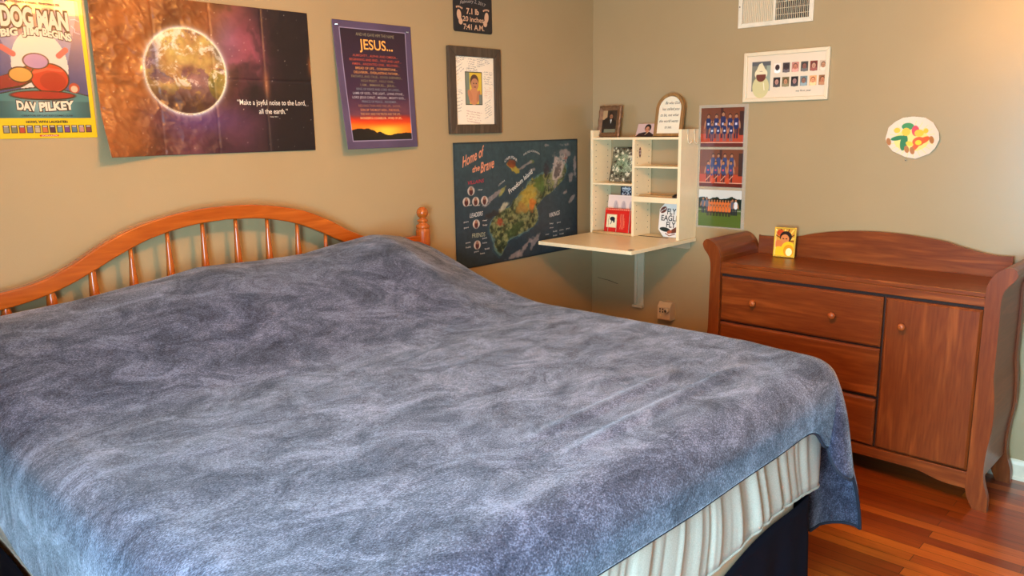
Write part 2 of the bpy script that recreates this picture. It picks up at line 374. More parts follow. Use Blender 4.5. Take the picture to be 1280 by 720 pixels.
# ------------------------------------------------------------------ bed
XL, XR, YF, YB = -3.43, -1.575, -2.12, -.12       # mattress footprint
ZT = .858
def xpill(x): return np.interp(x, [-3.46, -3.36, -3.06, -2.8, -2.63, -2.38, -2.17, -2.0, -1.85, -1.64, -1.55, -1.44], [.148, .155, .172, .199, .224, .219, .221, .243, .259, .241, .208, .185])
def ztop(x, y):
    k = sstep(-1.95, -1.5, x)
    ya = -.30 * (1 - k) + .06 * k; yb = -1.05 * (1 - k) - .93 * k
    s_ = 1 - sstep(-ya, -yb, -y); back = -.05 * sstep(-.22, -.06, y)
    return ZT + xpill(x) * s_ + back * (1 - k)
def blanket():
    r = .11; xl, xr, yf = -3.355, -1.555, -2.035; df, dr, dl = .215, .70, .34
    st = .0135
    A = np.arange(xl - dl, xr + dr + 1e-6, st); B = np.arange(yf - df, -.118, st); A[-1] = xr + dr
    a, b = np.meshgrid(A, B)
    # foot overhang grows a little towards the right
    qx = np.clip(a, xl, xr); qy = np.maximum(b, yf); ex = a - qx; ey = b - qy
    ey = ey * (1 - .12 * sstep(-2.4, -3.3, a) * (a < -2.0)); d = np.hypot(ex, ey) + 1e-9
    nx_, ny_ = ex / d, ey / d; arc = PI * r / 2
    rho = np.where(d < arc, r * np.sin(np.minimum(d / r, PI / 2)), r); drop = np.where(d < arc, r * (1 - np.cos(np.minimum(d / r, PI / 2))), r + d - arc)
    phi = np.arctan2(np.abs(ex), np.abs(ey)) / (PI / 2); cornR = (ex > 1e-6) & (ey < -1e-6); hang = np.clip(d - .10, 0, None)
    g = lambda c_, w_: np.exp(-((phi - c_) / w_) ** 2)
    fl = np.where(cornR, (.42 * g(.18, .13) - .50 * g(.44, .11) + .36 * g(.80, .20)) * hang, 0)
    nearc = np.exp(-((a - xr) / .13) ** 2) * (ey < -1e-6) * (a <= xr); tang = np.where(cornR, (-1.1 * g(.12, .17)) * hang, -1.1 * math.exp(-(.12 / .17) ** 2) * nearc * hang)
    sag = np.where(cornR, 1.3 * g(.16, .20) * hang, 1.3 * math.exp(-(.16 / .20) ** 2) * nearc * hang)
    side = np.where((ex > 1e-6) & ~cornR, (.035 * np.sin(b * 13 + 1.1) + .05 * np.exp(-((b - yf) / .18) ** 2)) * hang, 0)
    foot = np.where((ey < -1e-6) & (np.abs(ex) < 1e-6), .05 * (vnoise(a * 5, a * 0, 3) - .4) * hang, 0)
    rho = rho + fl + side + foot + np.where(cornR, 0, .42 * math.exp(-(.18 / .13) ** 2) * nearc * hang)
    rho = np.where(cornR & (d > arc), np.maximum(rho, .10), rho)
    x = qx + nx_ * rho + tang * (-ny_); y = qy + ny_ * rho + tang * nx_
    x = x - .033 * sstep(1.72, 2.06, -y) * sstep(-1.85, -1.6, x)
    z = ztop(qx, qy) - drop - sag
    # broad undulation, fine creases and the two ridges along the foot end
    top = np.clip(1 - d / .2, 0, 1)
    z = z + (.010 * (fbm(a, b, 2.2, 5, 3) - .5) + .005 * (fbm(a * 1.0 + .3 * b, b * 2.2, 6, 11, 3) - .5)) * top
    for (yy, xa, xb, am, wd, sl) in ((-1.83, -2.75, -1.85, .014, .016, .03), (-1.945, -2.7, -1.68, .015, .015, .02), (-1.72, -2.35, -1.95, .005, .02, .05), (-1.885, -2.9, -2.45, .005, .02, .0)):
        z += am * np.exp(-((b - yy - sl * (a + 2.2)) / wd) ** 2) * sstep(xa, xa + .25, a) * (1 - sstep(xb - .25, xb, a))
    ny2, nx2 = a.shape; idx = np.arange(a.size).reshape(ny2, nx2)
    q = np.stack([idx[:-1, :-1], idx[:-1, 1:], idx[1:, 1:], idx[1:, :-1]], -1).reshape(-1, 4)
    P = np.stack([x, y, z], -1)
    me = bpy.data.meshes.new('blanket'); me.from_pydata(P.reshape(-1, 3).tolist(), [], q.tolist())
    o = link('blanket', me, M['fleece'], None, True); props(o, 'large navy plush blanket draped over the whole bed and its pillows', 'blanket')
    md = o.modifiers.new('thickness', 'SOLIDIFY'); md.thickness = .007; md.offset = 1
    sub = o.modifiers.new('smooth', 'SUBSURF'); sub.levels = 1; sub.render_levels = 1
    path = [P[j, 0] for j in range(ny2 - 1, -1, -1)] + [P[0, i] for i in range(nx2)] + [P[j, -1] for j in range(ny2)]
    bm = NB(); tube(bm, [tuple(p) for p in path[::1]], .0055, 6); obj('stitched_hem', bm, M['fleece_hem'], o, smooth=True)
blanket()

def ringwall(name, mat, x0, x1, y0, y1, rc, z0f, z1f, dispf, nz, cap, parent=None):
    """a cloth wall running round a rounded rectangle (open at the headboard end unless cap)"""
    pts = []; st = .005
    def seg(ax, ay, bx_, by_):
        L = math.hypot(bx_ - ax, by_ - ay); n = max(2, int(L / st)); return [(ax + (bx_ - ax) * i / n, ay + (by_ - ay) * i / n, (by_ - ay) / L, -(bx_ - ax) / L) for i in range(n)]
    def arc(cx_, cy_, a0, a1): n = 14; return [(cx_ + rc * math.cos(a0 + (a1 - a0) * i / n), cy_ + rc * math.sin(a0 + (a1 - a0) * i / n), math.cos(a0 + (a1 - a0) * i / n), math.sin(a0 + (a1 - a0) * i / n)) for i in range(n)]
    pts += [(x, y, -1, 0) for x, y, _, _ in seg(x0, y1, x0, y0 + rc)] + arc(x0 + rc, y0 + rc, PI, 1.5 * PI)
    pts += [(x, y, 0, -1) for x, y, _, _ in seg(x0 + rc, y0, x1 - rc, y0)] + arc(x1 - rc, y0 + rc, 1.5 * PI, 2 * PI) + [(x, y, 1, 0) for x, y, _, _ in seg(x1, y0 + rc, x1, y1)]
    bm = NB(); rows = []
    for k in range(nz + 1):
        t = k / nz; row = []
        for i, (x, y, nx_, ny_) in enumerate(pts):
            s_ = i * st; d = dispf(s_, t, x, y); z = z0f(x, y) * (1 - t) + z1f(x, y) * t
            row.append(bm.verts.new((x + nx_ * d, y + ny_ * d, z)))
        rows.append(row)
    for A, B in zip(rows, rows[1:]):
        for i in range(len(A) - 1): bm.faces.new((A[i], A[i + 1], B[i + 1], B[i]))
    if cap: bm.faces.new(rows[-1]); bm.faces.new(rows[0][::-1])
    return bm, [tuple(v.co) for v in rows[0]]
NT = np.random.RandomState(12).rand(4096).tolist()
def n1d(x, k=0):
    i = math.floor(x); f = x - i; f = f * f * (3 - 2 * f); return NT[(i + k) % 4096] * (1 - f) + NT[(i + 1 + k) % 4096] * f
rgn = np.random.RandomState(4); PH = rgn.rand(8) * 6
def ruffle(s_, t, x, y):
    q = s_ + .05 * (1 - t) * math.sin(s_ * 3)
    q += .010 * math.sin(t * 5 + q * 7)
    wv = 2.2 * (n1d(q * 38 + .5 * t) - .5) + 1.2 * (n1d(q * 80 + t, 900) - .5)
    amp = .0105 * max(0, 1 - (t / .75) ** 3) ** .5 * (.65 + .35 * math.sin(q * 6 + PH[2])) + .002
    fade = (1 - .75 * float(sstep(-1.9, -1.68, x))) if y < -2 else .5
    return amp * wv * fade * (.25 if t < .04 else 1) - .012 * t * t
zs = lambda x, y: .486 + .008 * math.sin(x * 9) - (.01 * float(sstep(-1.75, -1.55, x)))
bm, low = ringwall('fitted_sheet', None, XL, XR, YF, YB, .07, zs, lambda x, y: .80, ruffle, 14, True)
o = obj('fitted_sheet', bm, M['sheet'], None, smooth=True); props(o, 'gathered light grey fitted sheet showing under the navy blanket hem', 'sheet')
bm = NB(); tube(bm, low[::1], .004, 6); obj('elastic_hem', bm, M['sheet'], o, smooth=True)
bm = NB(); prism(bm, [(XL + .05, YF + .08), (XL + .09, YF + .045), (XR - .12, YF + .045), (XR - .06, YF + .09), (XR - .05, YB), (XL + .05, YB)], .23, .456, 'Z')
props(obj('box_spring', bm, M['ticking'], None, .012), 'peach box spring edge peeking out below the grey sheet', 'box spring')
def skirtd(s_, t, x, y): return (.013 * math.sin(s_ * 19 + 1.5 * math.sin(s_ * 4)) + .006 * math.sin(s_ * 43)) * (1 - t) + .004 * math.sin(s_ * 11)
bm, low = ringwall('bed_skirt', None, XL + .02, XR + .0, YF + .028, YB, .07, lambda x, y: .006, lambda x, y: .395 + .040 * float(sstep(-2.25, -1.85, x)), skirtd, 12, False)
o = obj('bed_skirt', bm, M['skirt'], None, smooth=True); props(o, 'dark navy bed skirt hanging to the floor at the foot of the bed', 'bed skirt')
md = o.modifiers.new('thickness', 'SOLIDIFY'); md.thickness = .003; md.offset = -1

hb = thing('headboard', 'honey pine spindle headboard with an arched top rail behind the bed', 'headboard', (-2.45, -.085, 0))
topc = [(0, 1.292), (.09, 1.290), (.21, 1.276), (.34, 1.246), (.457, 1.198), (.579, 1.132), (.69, 1.092), (.82, 1.075), (.97, 1.072)]
botc = [(.97, 1.018), (.82, 1.020), (.70, 1.036), (.594, 1.066), (.504, 1.105), (.401, 1.155), (.287, 1.200), (.146, 1.230), (0, 1.240)]
t_ = spline(topc, 6); b_ = spline(botc, 6)
outline = [(-x, z) for x, z in t_[::-1]][:-1] + t_ + b_ + [(-x, z) for x, z in b_[::-1]][1:]
bm = NB(); prism(bm, outline, -.02, .02); obj('top_rail', bm, M['honey'], hb, .005, seg=3)
bm = NB(); bx(bm, -.97, .97, -.018, .018, .60, .67); obj('bottom_rail', bm, M['honey'], hb, .004)
tb = np.array(botc[::-1])
for k in range(-6, 7):
    x = .0447 - .0 + k * .1355 - .0447
    x = k * .1355 + .044
    if abs(x) > .9: continue
    zt = float(np.interp(abs(x), tb[:, 0], tb[:, 1])) + .006
    prof = [(.011, .665), (.015, .70), (.010, .78), (.0105, .84), (.014, .93), (.0175, 1.0), (.0165, 1.035), (.0105, 1.075), (.0085, 1.10), (.0075, 1.16), (.0065, 1.235)]
    sc = (zt - .665) / (1.236 - .665) if zt < 1.2 else 1
    pr = [(r_, .665 + (h - .665) * (zt - .665) / .57) if h > 1.04 else (r_, h) for r_, h in prof]
    pr = [(r_, h) for r_, h in prof if h < min(zt, 1.05) - .01] + [(.0085 if zt > 1.12 else .012, max(1.06, zt - .05) if zt > 1.12 else zt - .008), (.007 if zt > 1.12 else .011, zt)]
    bm = NB(); lathe(bm, pr, 12); s_ = obj('spindle', bm, M['honey_z'], hb, smooth=True); s_.location = (x, 0, 0)
for sgn in (-1, 1):
    bm = NB(); bx(bm, -.035, .035, -.035, .035, .005, .42); lathe(bm, [(.034, .42), (.028, .44), (.034, .47), (.026, .52), (.033, .70), (.034, .95), (.030, 1.0), (.035, 1.03), (.035, 1.09), (.030, 1.105)], 20)
    p = obj('post', bm, M['honey_z'], hb, smooth=False); p.location = (sgn * 1.0, 0, 0)
    bm = NB(); lathe(bm, [(.030, 1.100), (.033, 1.108), (.033, 1.118), (.021, 1.126), (.018, 1.132), (.026, 1.137), (.027, 1.143), (.016, 1.149), (.014, 1.152)] + [(.0285 * math.sin(t), 1.178 - .0285 * math.cos(t)) for t in [.55, .9, 1.25, 1.6, 1.95, 2.3, 2.65, 2.95]], 22)
    obj('finial', bm, M['honey_z'], p, smooth=True)

# ------------------------------------------------------------------ dresser
dr = thing('dresser', 'reddish cherry sleigh-style dresser with drawers and one door', 'dresser', (-.41, -1.05, 0), -(PI / 2 + .02365))
V1 = .385
rin = [(.031, 0), (.006, .052), (-.001, .10), (0, .16), (0, .5), (0, .88), (.003, .935), (.022, .978), (.050, 1.003), (.079, 1.012), (.097, 1.002)]
rout = [(.103, .985), (.094, .962), (.066, .925), (.056, .88), (.057, .80), (.058, .66), (.059, .566), (.066, .507), (.072, .43), (.072, .353), (.062, .267), (.058, .187), (.063, .125), (.082, .058), (.084, 0)]
prof = spline(rin, 5) + spline(rout, 5)
def side_profile(inset, zlow):
    out = []
    a = spline(rin, 5); b = spline(rout, 5)
    A = [(u, z) for u, z in a if z >= zlow]; B = [(u - inset, z) for u, z in b if z >= zlow]
    A = [(A[0][0] + .004, zlow)] + [(max(u, 0), z) for u, z in A]; B = B + [(B[-1][0], zlow)]
    return A + B
for sgn, base in ((1, 1.218), (-1, .058)):
    mp = lambda p: (base + sgn * p[0], p[1])
    for v0, v1 in ((0, .03), (V1 - .02, V1 + .015)):
        bm = NB(); prism(bm, [mp(p) for p in prof], v0, v1); obj('leg', bm, M['cherry_z'], dr, .003)
    bm = NB(); prism(bm, [mp(p) for p in side_profile(.009, .135)], .03, V1 - .02); obj('side_panel', bm, M['cherry_y'], dr, .002)
bm = NB(); bx(bm, .058, 1.218, .004, V1 - .001, .884, .905); bx(bm, .058, 1.218, .004, .026, .848, .884); obj('top', bm, M['cherry_x'], dr, .003)
crest = spline([(.058, 1.0), (.075, .996), (.18, .998), (.276, 1.010), (.344, 1.027), (.448, 1.046), (.60, 1.060), (.758, 1.060), (.932, 1.044), (1.012, 1.024), (1.103, 1.004), (1.16, .998), (1.218, 1.0)], 5)
bm = NB(); prism(bm, crest + [(1.218, .20), (.058, .20)], V1, V1 + .014); obj('back_board', bm, M['cherry_x'], dr, .002)
rail = spline([(.058, .078), (.12, .078), (.17, .083), (.235, .099), (.30, .104), (.64, .104), (.98, .104), (1.045, .099), (1.11, .083), (1.16, .078), (1.218, .078)], 5)
bm = NB(); prism(bm, rail + [(1.218, .150), (.058, .150)], .004, .024); obj('base_rail', bm, M['cherry_x'], dr, .002)
bm = NB(); bx(bm, .058, 1.218, .03, V1, .13, .148); bx(bm, .838, .845, .02, V1, .148, .84); bx(bm, .058, 1.218, .024, .04, .148, .884); obj('carcass', bm, plain('dark_carcass', (46, 22, 12), .8), dr)
def front(u0, u1, z0, z1, name, mat):
    """raised front with chamfered edges"""
    bm = NB(); c = .009; y0, y1 = .0015, .022
    o_ = [(u0, z0), (u1, z0), (u1, z1), (u0, z1)]; i_ = [(u0 + c, z0 + c), (u1 - c, z0 + c), (u1 - c, z1 - c), (u0 + c, z1 - c)]
    A = [bm.verts.new((u, y1, z)) for u, z in o_]; B = [bm.verts.new((u, y0 + .008, z)) for u, z in o_]; C_ = [bm.verts.new((u, y0, z)) for u, z in i_]
    bm.faces.new(A); bm.faces.new(C_[::-1])
    for P, Q in ((A, B), (B, C_)):
        for k in range(4): bm.faces.new((P[k], P[(k + 1) % 4], Q[(k + 1) % 4], Q[k]))
    return obj(name, bm, mat, dr)
def knob(parent, u, z):
    bm = NB(); lathe(bm, [(.006, .002), (.006, -.012)] + [(.0155 * math.sin(t) + .001, -.0225 + .0125 * math.cos(t)) for t in (.5, .9, 1.3, 1.7, 2.1, 2.5, 2.9)], 18, (u, 0, z), 'Y')
    obj('knob', bm, M['knob'], parent, smooth=True)
for z0, z1 in ((.611, .833), (.386, .603), (.158, .372)):
    d_ = front(.062, .836, z0, z1, 'drawer', M['cherry_x'])
    zk = (z0 + z1) / 2 + (.003 if z0 > .6 else -.010)
    knob(d_, .246, zk); knob(d_, .629, zk)
d_ = front(.847, 1.214, .156, .833, 'door', M['cherry_z']); knob(d_, .925, .722)

# gold framed photo leaning on the dresser back
gf = thing('framed_photo', 'small yellow gilt framed photo leaning upright on top of the dresser', 'photo frame', (-.092, -1.2885, .906), -(PI / 2 - .12))
gf.rotation_euler = (-.10, 0, -(PI / 2 - .12)); gf.rotation_mode = 'XYZ'
def framed(parent, W, Hh, b, dep, mat, name='frame', bev=.002, x0=None):
    x0 = -W / 2 if x0 is None else x0; bm = NB()
    for P in ([(0, 0), (W, 0), (W - b, b), (b, b)], [(W, 0), (W, Hh), (W - b, Hh - b), (W - b, b)], [(W, Hh), (0, Hh), (b, Hh - b), (W - b, Hh - b)], [(0, Hh), (0, 0), (b, b), (b, Hh - b)]):
        prism(bm, [(x + x0, z) for x, z in P], -dep, 0)
    return obj(name, bm, mat, parent, bev)
def backing(parent, W, Hh, y0, y1, mat, x0=None):
    x0 = -W / 2 if x0 is None else x0
    bm = NB(); bx(bm, x0, x0 + W, y0, y1, .002, Hh - .002); obj('backing', bm, mat, parent)
framed(gf, .108, .150, .008, .014, M['goldframe']); backing(gf, .1, .148, -.006, -.001, M['black'])
a = Art(.094, .136, .0011, (214, 150, 50))
for k in range(9):
    t = k * .33; a.line([(.05, .075), (.05 + .2 * math.cos(t), .075 + .2 * math.sin(t))], .006, (250, 200, 90) if k % 2 else (120, 60, 20))
a.ell(.022, .115, .018, .016, (196, 70, 30)); a.ell(.05, .096, .03, .028, (36, 22, 18)); a.ell(.046, .084, .021, .024, (214, 130, 70)); a.ell(.038, .086, .004, .0025, (40, 20, 14)); a.ell(.054, .086, .004, .0025, (40, 20, 14))
a.ell(.022, .05, .02, .03, (214, 120, 60), .5); a.ell(.02, .016, .03, .03, (250, 190, 40)); a.ell(.065, .03, .036, .042, (250, 196, 30)); a.ell(.068, .026, .026, .031, (226, 150, 24)); a.ell(.07, .02, .016, .02, (255, 240, 170))
a.build('picture', M['photo_print'], gf, x0=-.047, z0=.007, y=-.007)

# ------------------------------------------------------------------ wall cabinet with fold-down desk
cb = thing('wall_desk_cabinet', 'cream wall-mounted shelf unit with a fold-down desk in the corner', 'cabinet', (0, -.122, 0), WR)
W_, D_ = .606, .180; ZA, ZB = .951, 1.549; t_p = .018
bm = NB(); bx(bm, 0, t_p, -D_, 0, ZA, ZB); obj('side_panel', bm, M['melamine'], cb, .0015)
bm = NB(); bx(bm, W_ - t_p, W_, -D_, 0, ZA, ZB); obj('side_panel', bm, M['melamine'], cb, .0015)
bm = NB(); bx(bm, .292, .292 + .016, -D_ + .002, -.006, ZA, 1.495); obj('divider', bm, M['melamine'], cb, .001)
bm = NB(); bx(bm, t_p, W_ - t_p, -D_ + .002, -.001, 1.495, 1.508); obj('top_shelf', bm, M['melamine'], cb, .001)
for (u0, u1, z) in ((t_p, .292, 1.247), (.308, W_ - t_p, 1.350)):
    bm = NB(); bx(bm, u0, u1, -D_ + .004, -.006, z - .010, z); obj('shelf', bm, M['melamine'], cb, .001)
bm = NB(); bx(bm, .308, W_ - t_p, -D_ + .004, -.006, 1.158, 1.168); bx(bm, .308, W_ - t_p, -D_ - .004, -D_ + .006, 1.150, 1.181); obj('shelf', bm, M['melamine'], cb, .002)
bm = NB(); bx(bm, t_p, .292, -D_ - .004, -D_ + .008, ZA, .966); obj('retaining_strip', bm, M['ash'], cb, .001)
bm = NB()
for zz in np.arange(.99, 1.48, .034):
    for yy in (-D_ + .03, -.035):
        for (uu, s_) in ((t_p, 1), (.308, 1)):
            lathe(bm, [(.0022, 0), (.0022, .0006)], 8); 
            for v in bm.verts[-16:] if False else []: pass
bm.free(); bm = NB()
for zz in np.arange(.99, 1.48, .034):
    for yy in (-D_ + .03, -.035):
        for uu in (t_p, .308): bx(bm, uu, uu + .0006, yy - .0022, yy + .0022, zz - .0022, zz + .0022)
o = obj('shelf_pin_holes', bm, M['hole'], cb); o['kind'] = 'stuff'
bm = NB(); bx(bm, -.012, .612, -.638, -.004, .930, .950); obj('desk_board', bm, M['melamine'], cb, .002)
bm = NB(); bx(bm, -.016, -.0125, -.640, -.62, .934, .946); obj('latch', bm, M['black'], cb, .001)
bm = NB(); bx(bm, .573, .60, -.615, -.590, .9502, .9515); obj('finger_hole', bm, M['black'], cb, .001)
bm = NB(); bx(bm, .15, .50, -.13, -.11, .9502, .9508); obj('hinge', bm, M['hole'], cb)
for u in (.205,):
    bm = NB(); bx(bm, u, u + .018, -.012, 0, .50, .928); bx(bm, u + .046, u + .064, -.012, 0, .50, .928); bx(bm, u + .018, u + .046, -.005, 0, .50, .928); bx(bm, u - .002, u + .066, -.03, 0, .498, .512); obj('support_rail', bm, M['white_metal'], cb, .002)
bm = NB(); prism(bm, [(-.005, .929), (-.24, .929), (-.24, .922), (-.03, .886), (-.005, .886)], .560, .578, 'X'); obj('support_bracket', bm, M['white_metal'], cb, .002)
# two hooks on the cabinet side
for x, dz in ((-.115, 0), (-.045, 0)):
    hk = thing('hook', 'white wall hook %s on the cabinet side' % ('nearer the front edge' if x < -.1 else 'nearer the wall'), 'hook', (x, -.7285, 1.50), WR + 0, 'hooks on the cabinet side')
    bm = NB(); tube(bm, [(.000 + .001, 0, .03 + .018), (.001, 0, -.0), (.004, 0, -.022), (.014, 0, -.03), (.022, 0, -.02), (.024, 0, -.01)], .0035, 8); obj('wire', bm, M['white_metal'], hk, smooth=True)
    bm = NB(); bx(bm, 0.0, .002, -.009, .009, .02, .05); obj('plate', bm, M['white_metal'], hk, .0008)
# stickers
def sticker(loc, rot, W, Hh, draw, mask, label, bgc=(230, 225, 215)):
    a = Art(W, Hh, .0012, bgc); draw(a); o = a.build('sticker', M['print'], None, x0=-W / 2, mask=mask, thick=.0004); o.location = loc; o.rotation_euler = (0, 0, rot); props(o, label, 'sticker')
def foot_draw(a):
    a.ell(.011, .029, .011, .029, (96, 44, 24)); a.rect(.004, .018, .018, .022, (240, 235, 225)); a.rect(.004, .036, .018, .040, (240, 235, 225)); a.rect(.0095, .022, .0125, .036, (235, 225, 215))
sticker((-.125, -.122 - .3088, 1.395), PI, .022, .058, foot_draw, lambda X, Y: ((X - .011) / .0112) ** 2 + ((Y - .029) / .0295) ** 2 < 1, 'brown football sticker on the divider of the shelf unit')
def boot(a): a.rect(.014, .012, .03, .055, (150, 60, 40)); a.ell(.022, .016, .02, .012, (110, 40, 30)); a.rect(.018, .03, .026, .034, (230, 190, 60))
sticker((-.002, -.122 - .505, 1.205), WR, .045, .065, boot, lambda X, Y: (np.abs(X - .0225) < .012 + .012 * (1 - Y / .065)) & (Y > .004), 'white and red sticker on the wall inside the shelf unit above the lipped shelf')
# items in and on the cabinet ---------------------------------------------------
fr = thing('framed_photo', 'ornate bronze photo frame at the left end of the cabinet top', 'photo frame', (-.10, -.194, 1.5085), WR + .12); fr.rotation_euler = (-.20, 0, WR + .12)
def wavy(W, Hh, amp, n=11):
    p = []
    for i in range(n): p.append((-W / 2 + W * i / n, amp * math.sin(i * 2.4)))
    for i in range(n): p.append((W / 2 + amp * math.sin(i * 1.9), Hh * i / n))
    for i in range(n): p.append((W / 2 - W * i / n, Hh + amp * math.sin(i * 2.2)))
    for i in range(n): p.append((-W / 2 + amp * math.sin(i * 2.1), Hh - Hh * i / n))
    return p
ow = wavy(.145, .18, .0025); n_ = len(ow)
iw = [(max(-.045, min(.045, x)), max(.026, min(.152, z))) for x, z in ow]
bm = NB(); A = [bm.verts.new((x, -.016, z)) for x, z in ow]; B = [bm.verts.new((x, 0, z)) for x, z in ow]; C_ = [bm.verts.new((x * 1.0, -.012, z)) for x, z in iw]; E_ = [bm.verts.new((x * 1.12, -.020, z + .3 * (z - .09) * .2)) for x, z in [((p[0] + q[0]) / 2, (p[1] + q[1]) / 2) for p, q in zip(ow, iw)]]
for P, Q in ((B, A), (A, E_), (E_, C_)):
    for k in range(n_): bm.faces.new((P[k], P[(k + 1) % n_], Q[(k + 1) % n_], Q[k]))
bm.faces.new(B[::-1]); bmesh.ops.remove_doubles(bm, verts=bm.verts[:], dist=.0002); obj('frame', bm, M['bronze'], fr)
a = Art(.092, .128, .0013, (52, 40, 30)); a.rect(0, .075, .03, .128, (170, 140, 100)); a.ell(.045, .03, .05, .06, (26, 22, 22)); a.ell(.055, .10, .016, .022, (40, 26, 18)); a.face(.056, .092, .012, (150, 98, 66)); a.poly([(.05, .075), (.062, .075), (.056, .05)], (200, 195, 185)); a.rect(.015, 0, .09, .02, (110, 112, 90))
a.build('picture', M['photo_print'], fr, x0=-.046, z0=.025, y=-.0125)
bm = NB(); prism(bm, [(0, .12), (0, .10), (.045, .002), (.05, .002)], -.02, .02, 'X'); obj('easel_back', bm, M['black'], fr)

pc = thing('photo_card', 'small loose portrait photo leaning on the cabinet top beside the arch sign', 'photo', (-.075, -.422, 1.5085), WR); pc.rotation_euler = (-.42, 0, WR)
a = Art(.118, .078, .0012, (206, 176, 168)); a.poly([(0, 0), (.02, .02), (.05, .026), (.085, .03), (.118, .012), (.118, 0)], (50, 34, 36)); a.ell(.072, .052, .021, .023, (34, 24, 24)); a.ell(.07, .043, .014, .018, (190, 130, 100)); a.ell(.064, .045, .003, .002, (30, 20, 18)); a.ell(.076, .045, .003, .002, (30, 20, 18)); a.ell(.07, .033, .005, .0016, (150, 70, 60)); a.line([(.062, .012), (.082, .03)], .004, (210, 170, 130))
a.build('print', M['photo_print'], pc, x0=-.059, z0=.001, y=-.002, thick=.001)

ar = thing('arch_sign', 'oak framed arched sign with cursive words on the cabinet top', 'sign', (-.085, -.590, 1.5085), WR); ar.rotation_euler = (-.17, 0, WR)
def arch(W, Hh, off=0):
    r_ = W / 2 - off; p = [(-r_, off)] + [(-r_ * math.cos(t), Hh - W / 2 + r_ * math.sin(t)) for t in np.linspace(0, PI, 25)] + [(r_, off)]; return p
o1, i1 = arch(.176, .235), arch(.176, .235, .016)
bm = NB(); A = [[bm.verts.new((x, y, z)) for x, z in P] for P, y in ((o1, 0), (o1, -.022), (i1, -.022), (i1, -.012))]; n_ = len(o1)
for P, Q in zip(A, A[1:]):
    for k in range(n_): bm.faces.new((P[k], P[(k + 1) % n_], Q[(k + 1) % n_], Q[k]))
bm.faces.new(A[0]); obj('frame', bm, M['archwood'], ar, .002)
bm = NB(); prism(bm, i1, -.013, -.009); obj('panel', bm, plain('cream_sign_board', (238, 226, 196), .6, noise=.02), ar)
tx = Text()
for s_, x0, x1, z in (('Be who God', -.035, .058, .176), ('has called you', -.052, .058, .143), ('to be, not what', -.058, .058, .110), ('the world wants', -.062, .058, .077), ('to see.', -.024, .020, .044)):
    tx.add(s_, x0, x1, z, .015, (44, 36, 30), .004, .35)
tx.build('lettering', M['print'], ar, y=-.013)

# woven foil panel on the left shelf
fp = thing('textured_panel', 'green and silver crinkled textured panel on the left shelf', 'panel', (-.075, -.2835, 1.2475), WR); fp.rotation_euler = (-.26, 0, WR)
a = Art(.212, .205, .002, (120, 116, 96))
nz = fbm(a.X, a.Y, 60, 21, 4); nb = fbm(a.X, a.Y, 22, 31, 3)
a.c = np.stack([.30 + .55 * (nz - .3), .30 + .55 * (nz - .33), .22 + .5 * (nz - .3)], -1)
g_ = np.exp(-(((a.X - .075) / .06) ** 2 + ((a.Y - .11) / .07) ** 2)); a.mix(np.clip(g_ * 1.4 - .2, 0, 1), (122, 150, 112), .75)
a.mix(np.exp(-(((a.X - .16) / .035) ** 2 + ((a.Y - .15) / .035) ** 2)), (132, 100, 110), .7)
a.mix((nz > .64).astype(float), (236, 228, 196), .9); a.mix((nz < .36).astype(float), (44, 34, 24), .8)
for k in range(14):
    t = k * .47; x = .06 + .012 * k % .1; a.line([(x, .17 - .004 * k), (x + .05 * math.cos(t), .12 + .04 * math.sin(t)), (x + .02, .06)], .0035, (176, 196, 160), .6)
a.build('crinkled_sheet', print_mat('crinkled_foil', .2, .6, .4), fp, depth=lambda X, Y: .004 * fbm(X, Y, 70, 9, 3), x0=-.106 + .004, z0=.002, y=-.004, thick=.002)

def leaning(name, label, cat, y, x, W, Hh, th, tilt, z=.9515, group=None):
    o = thing(name, label, cat, (x, y, z), WR, group); o.rotation_euler = (-tilt, 0, WR); return o
bk = leaning('notebook', 'black and white patterned notebook standing at the back of the lower left cubby', 'notebook', -.335, -.045, 0, 0, 0, .05)
a = Art(.168, .268, .002, (30, 34, 52)); nz = vnoise(a.X * 190, a.Y * 190, 6); a.mix((nz > .52).astype(float), (200, 200, 205)); a.rect(.004, .252, .05, .262, (230, 225, 220)); a.rect(0, 0, .01, .268, (26, 28, 44))
a.build('cover', M['print'], bk, x0=-.084, z0=.001, y=-.022, thick=.0012)
bm = NB(); bx(bm, -.082, .082, -.020, -.006, .002, .264); obj('pages', bm, plain('page_edges', (230, 220, 200), .8), bk)
pp = leaning('paper_sheet', 'large pale sheet with faint drawings behind the red books', 'paper', -.300, -.110, 0, 0, 0, .16)
a = Art(.235, .222, .0025, (236, 216, 204)); a.rect(.0, .215, .235, .222, (246, 226, 214))
for k in range(4): a.ell(.06 + k * .055, .15, .017, .04, (190, 176, 176), .1, .8); a.line([(.05 + k * .055, .12), (.06 + k * .055, .18), (.075 + k * .055, .13)], .003, (150, 140, 146), .7)
a.build('sheet', M['print'], pp, x0=-.1175 + .0, z0=.001, y=-.003, thick=.001)
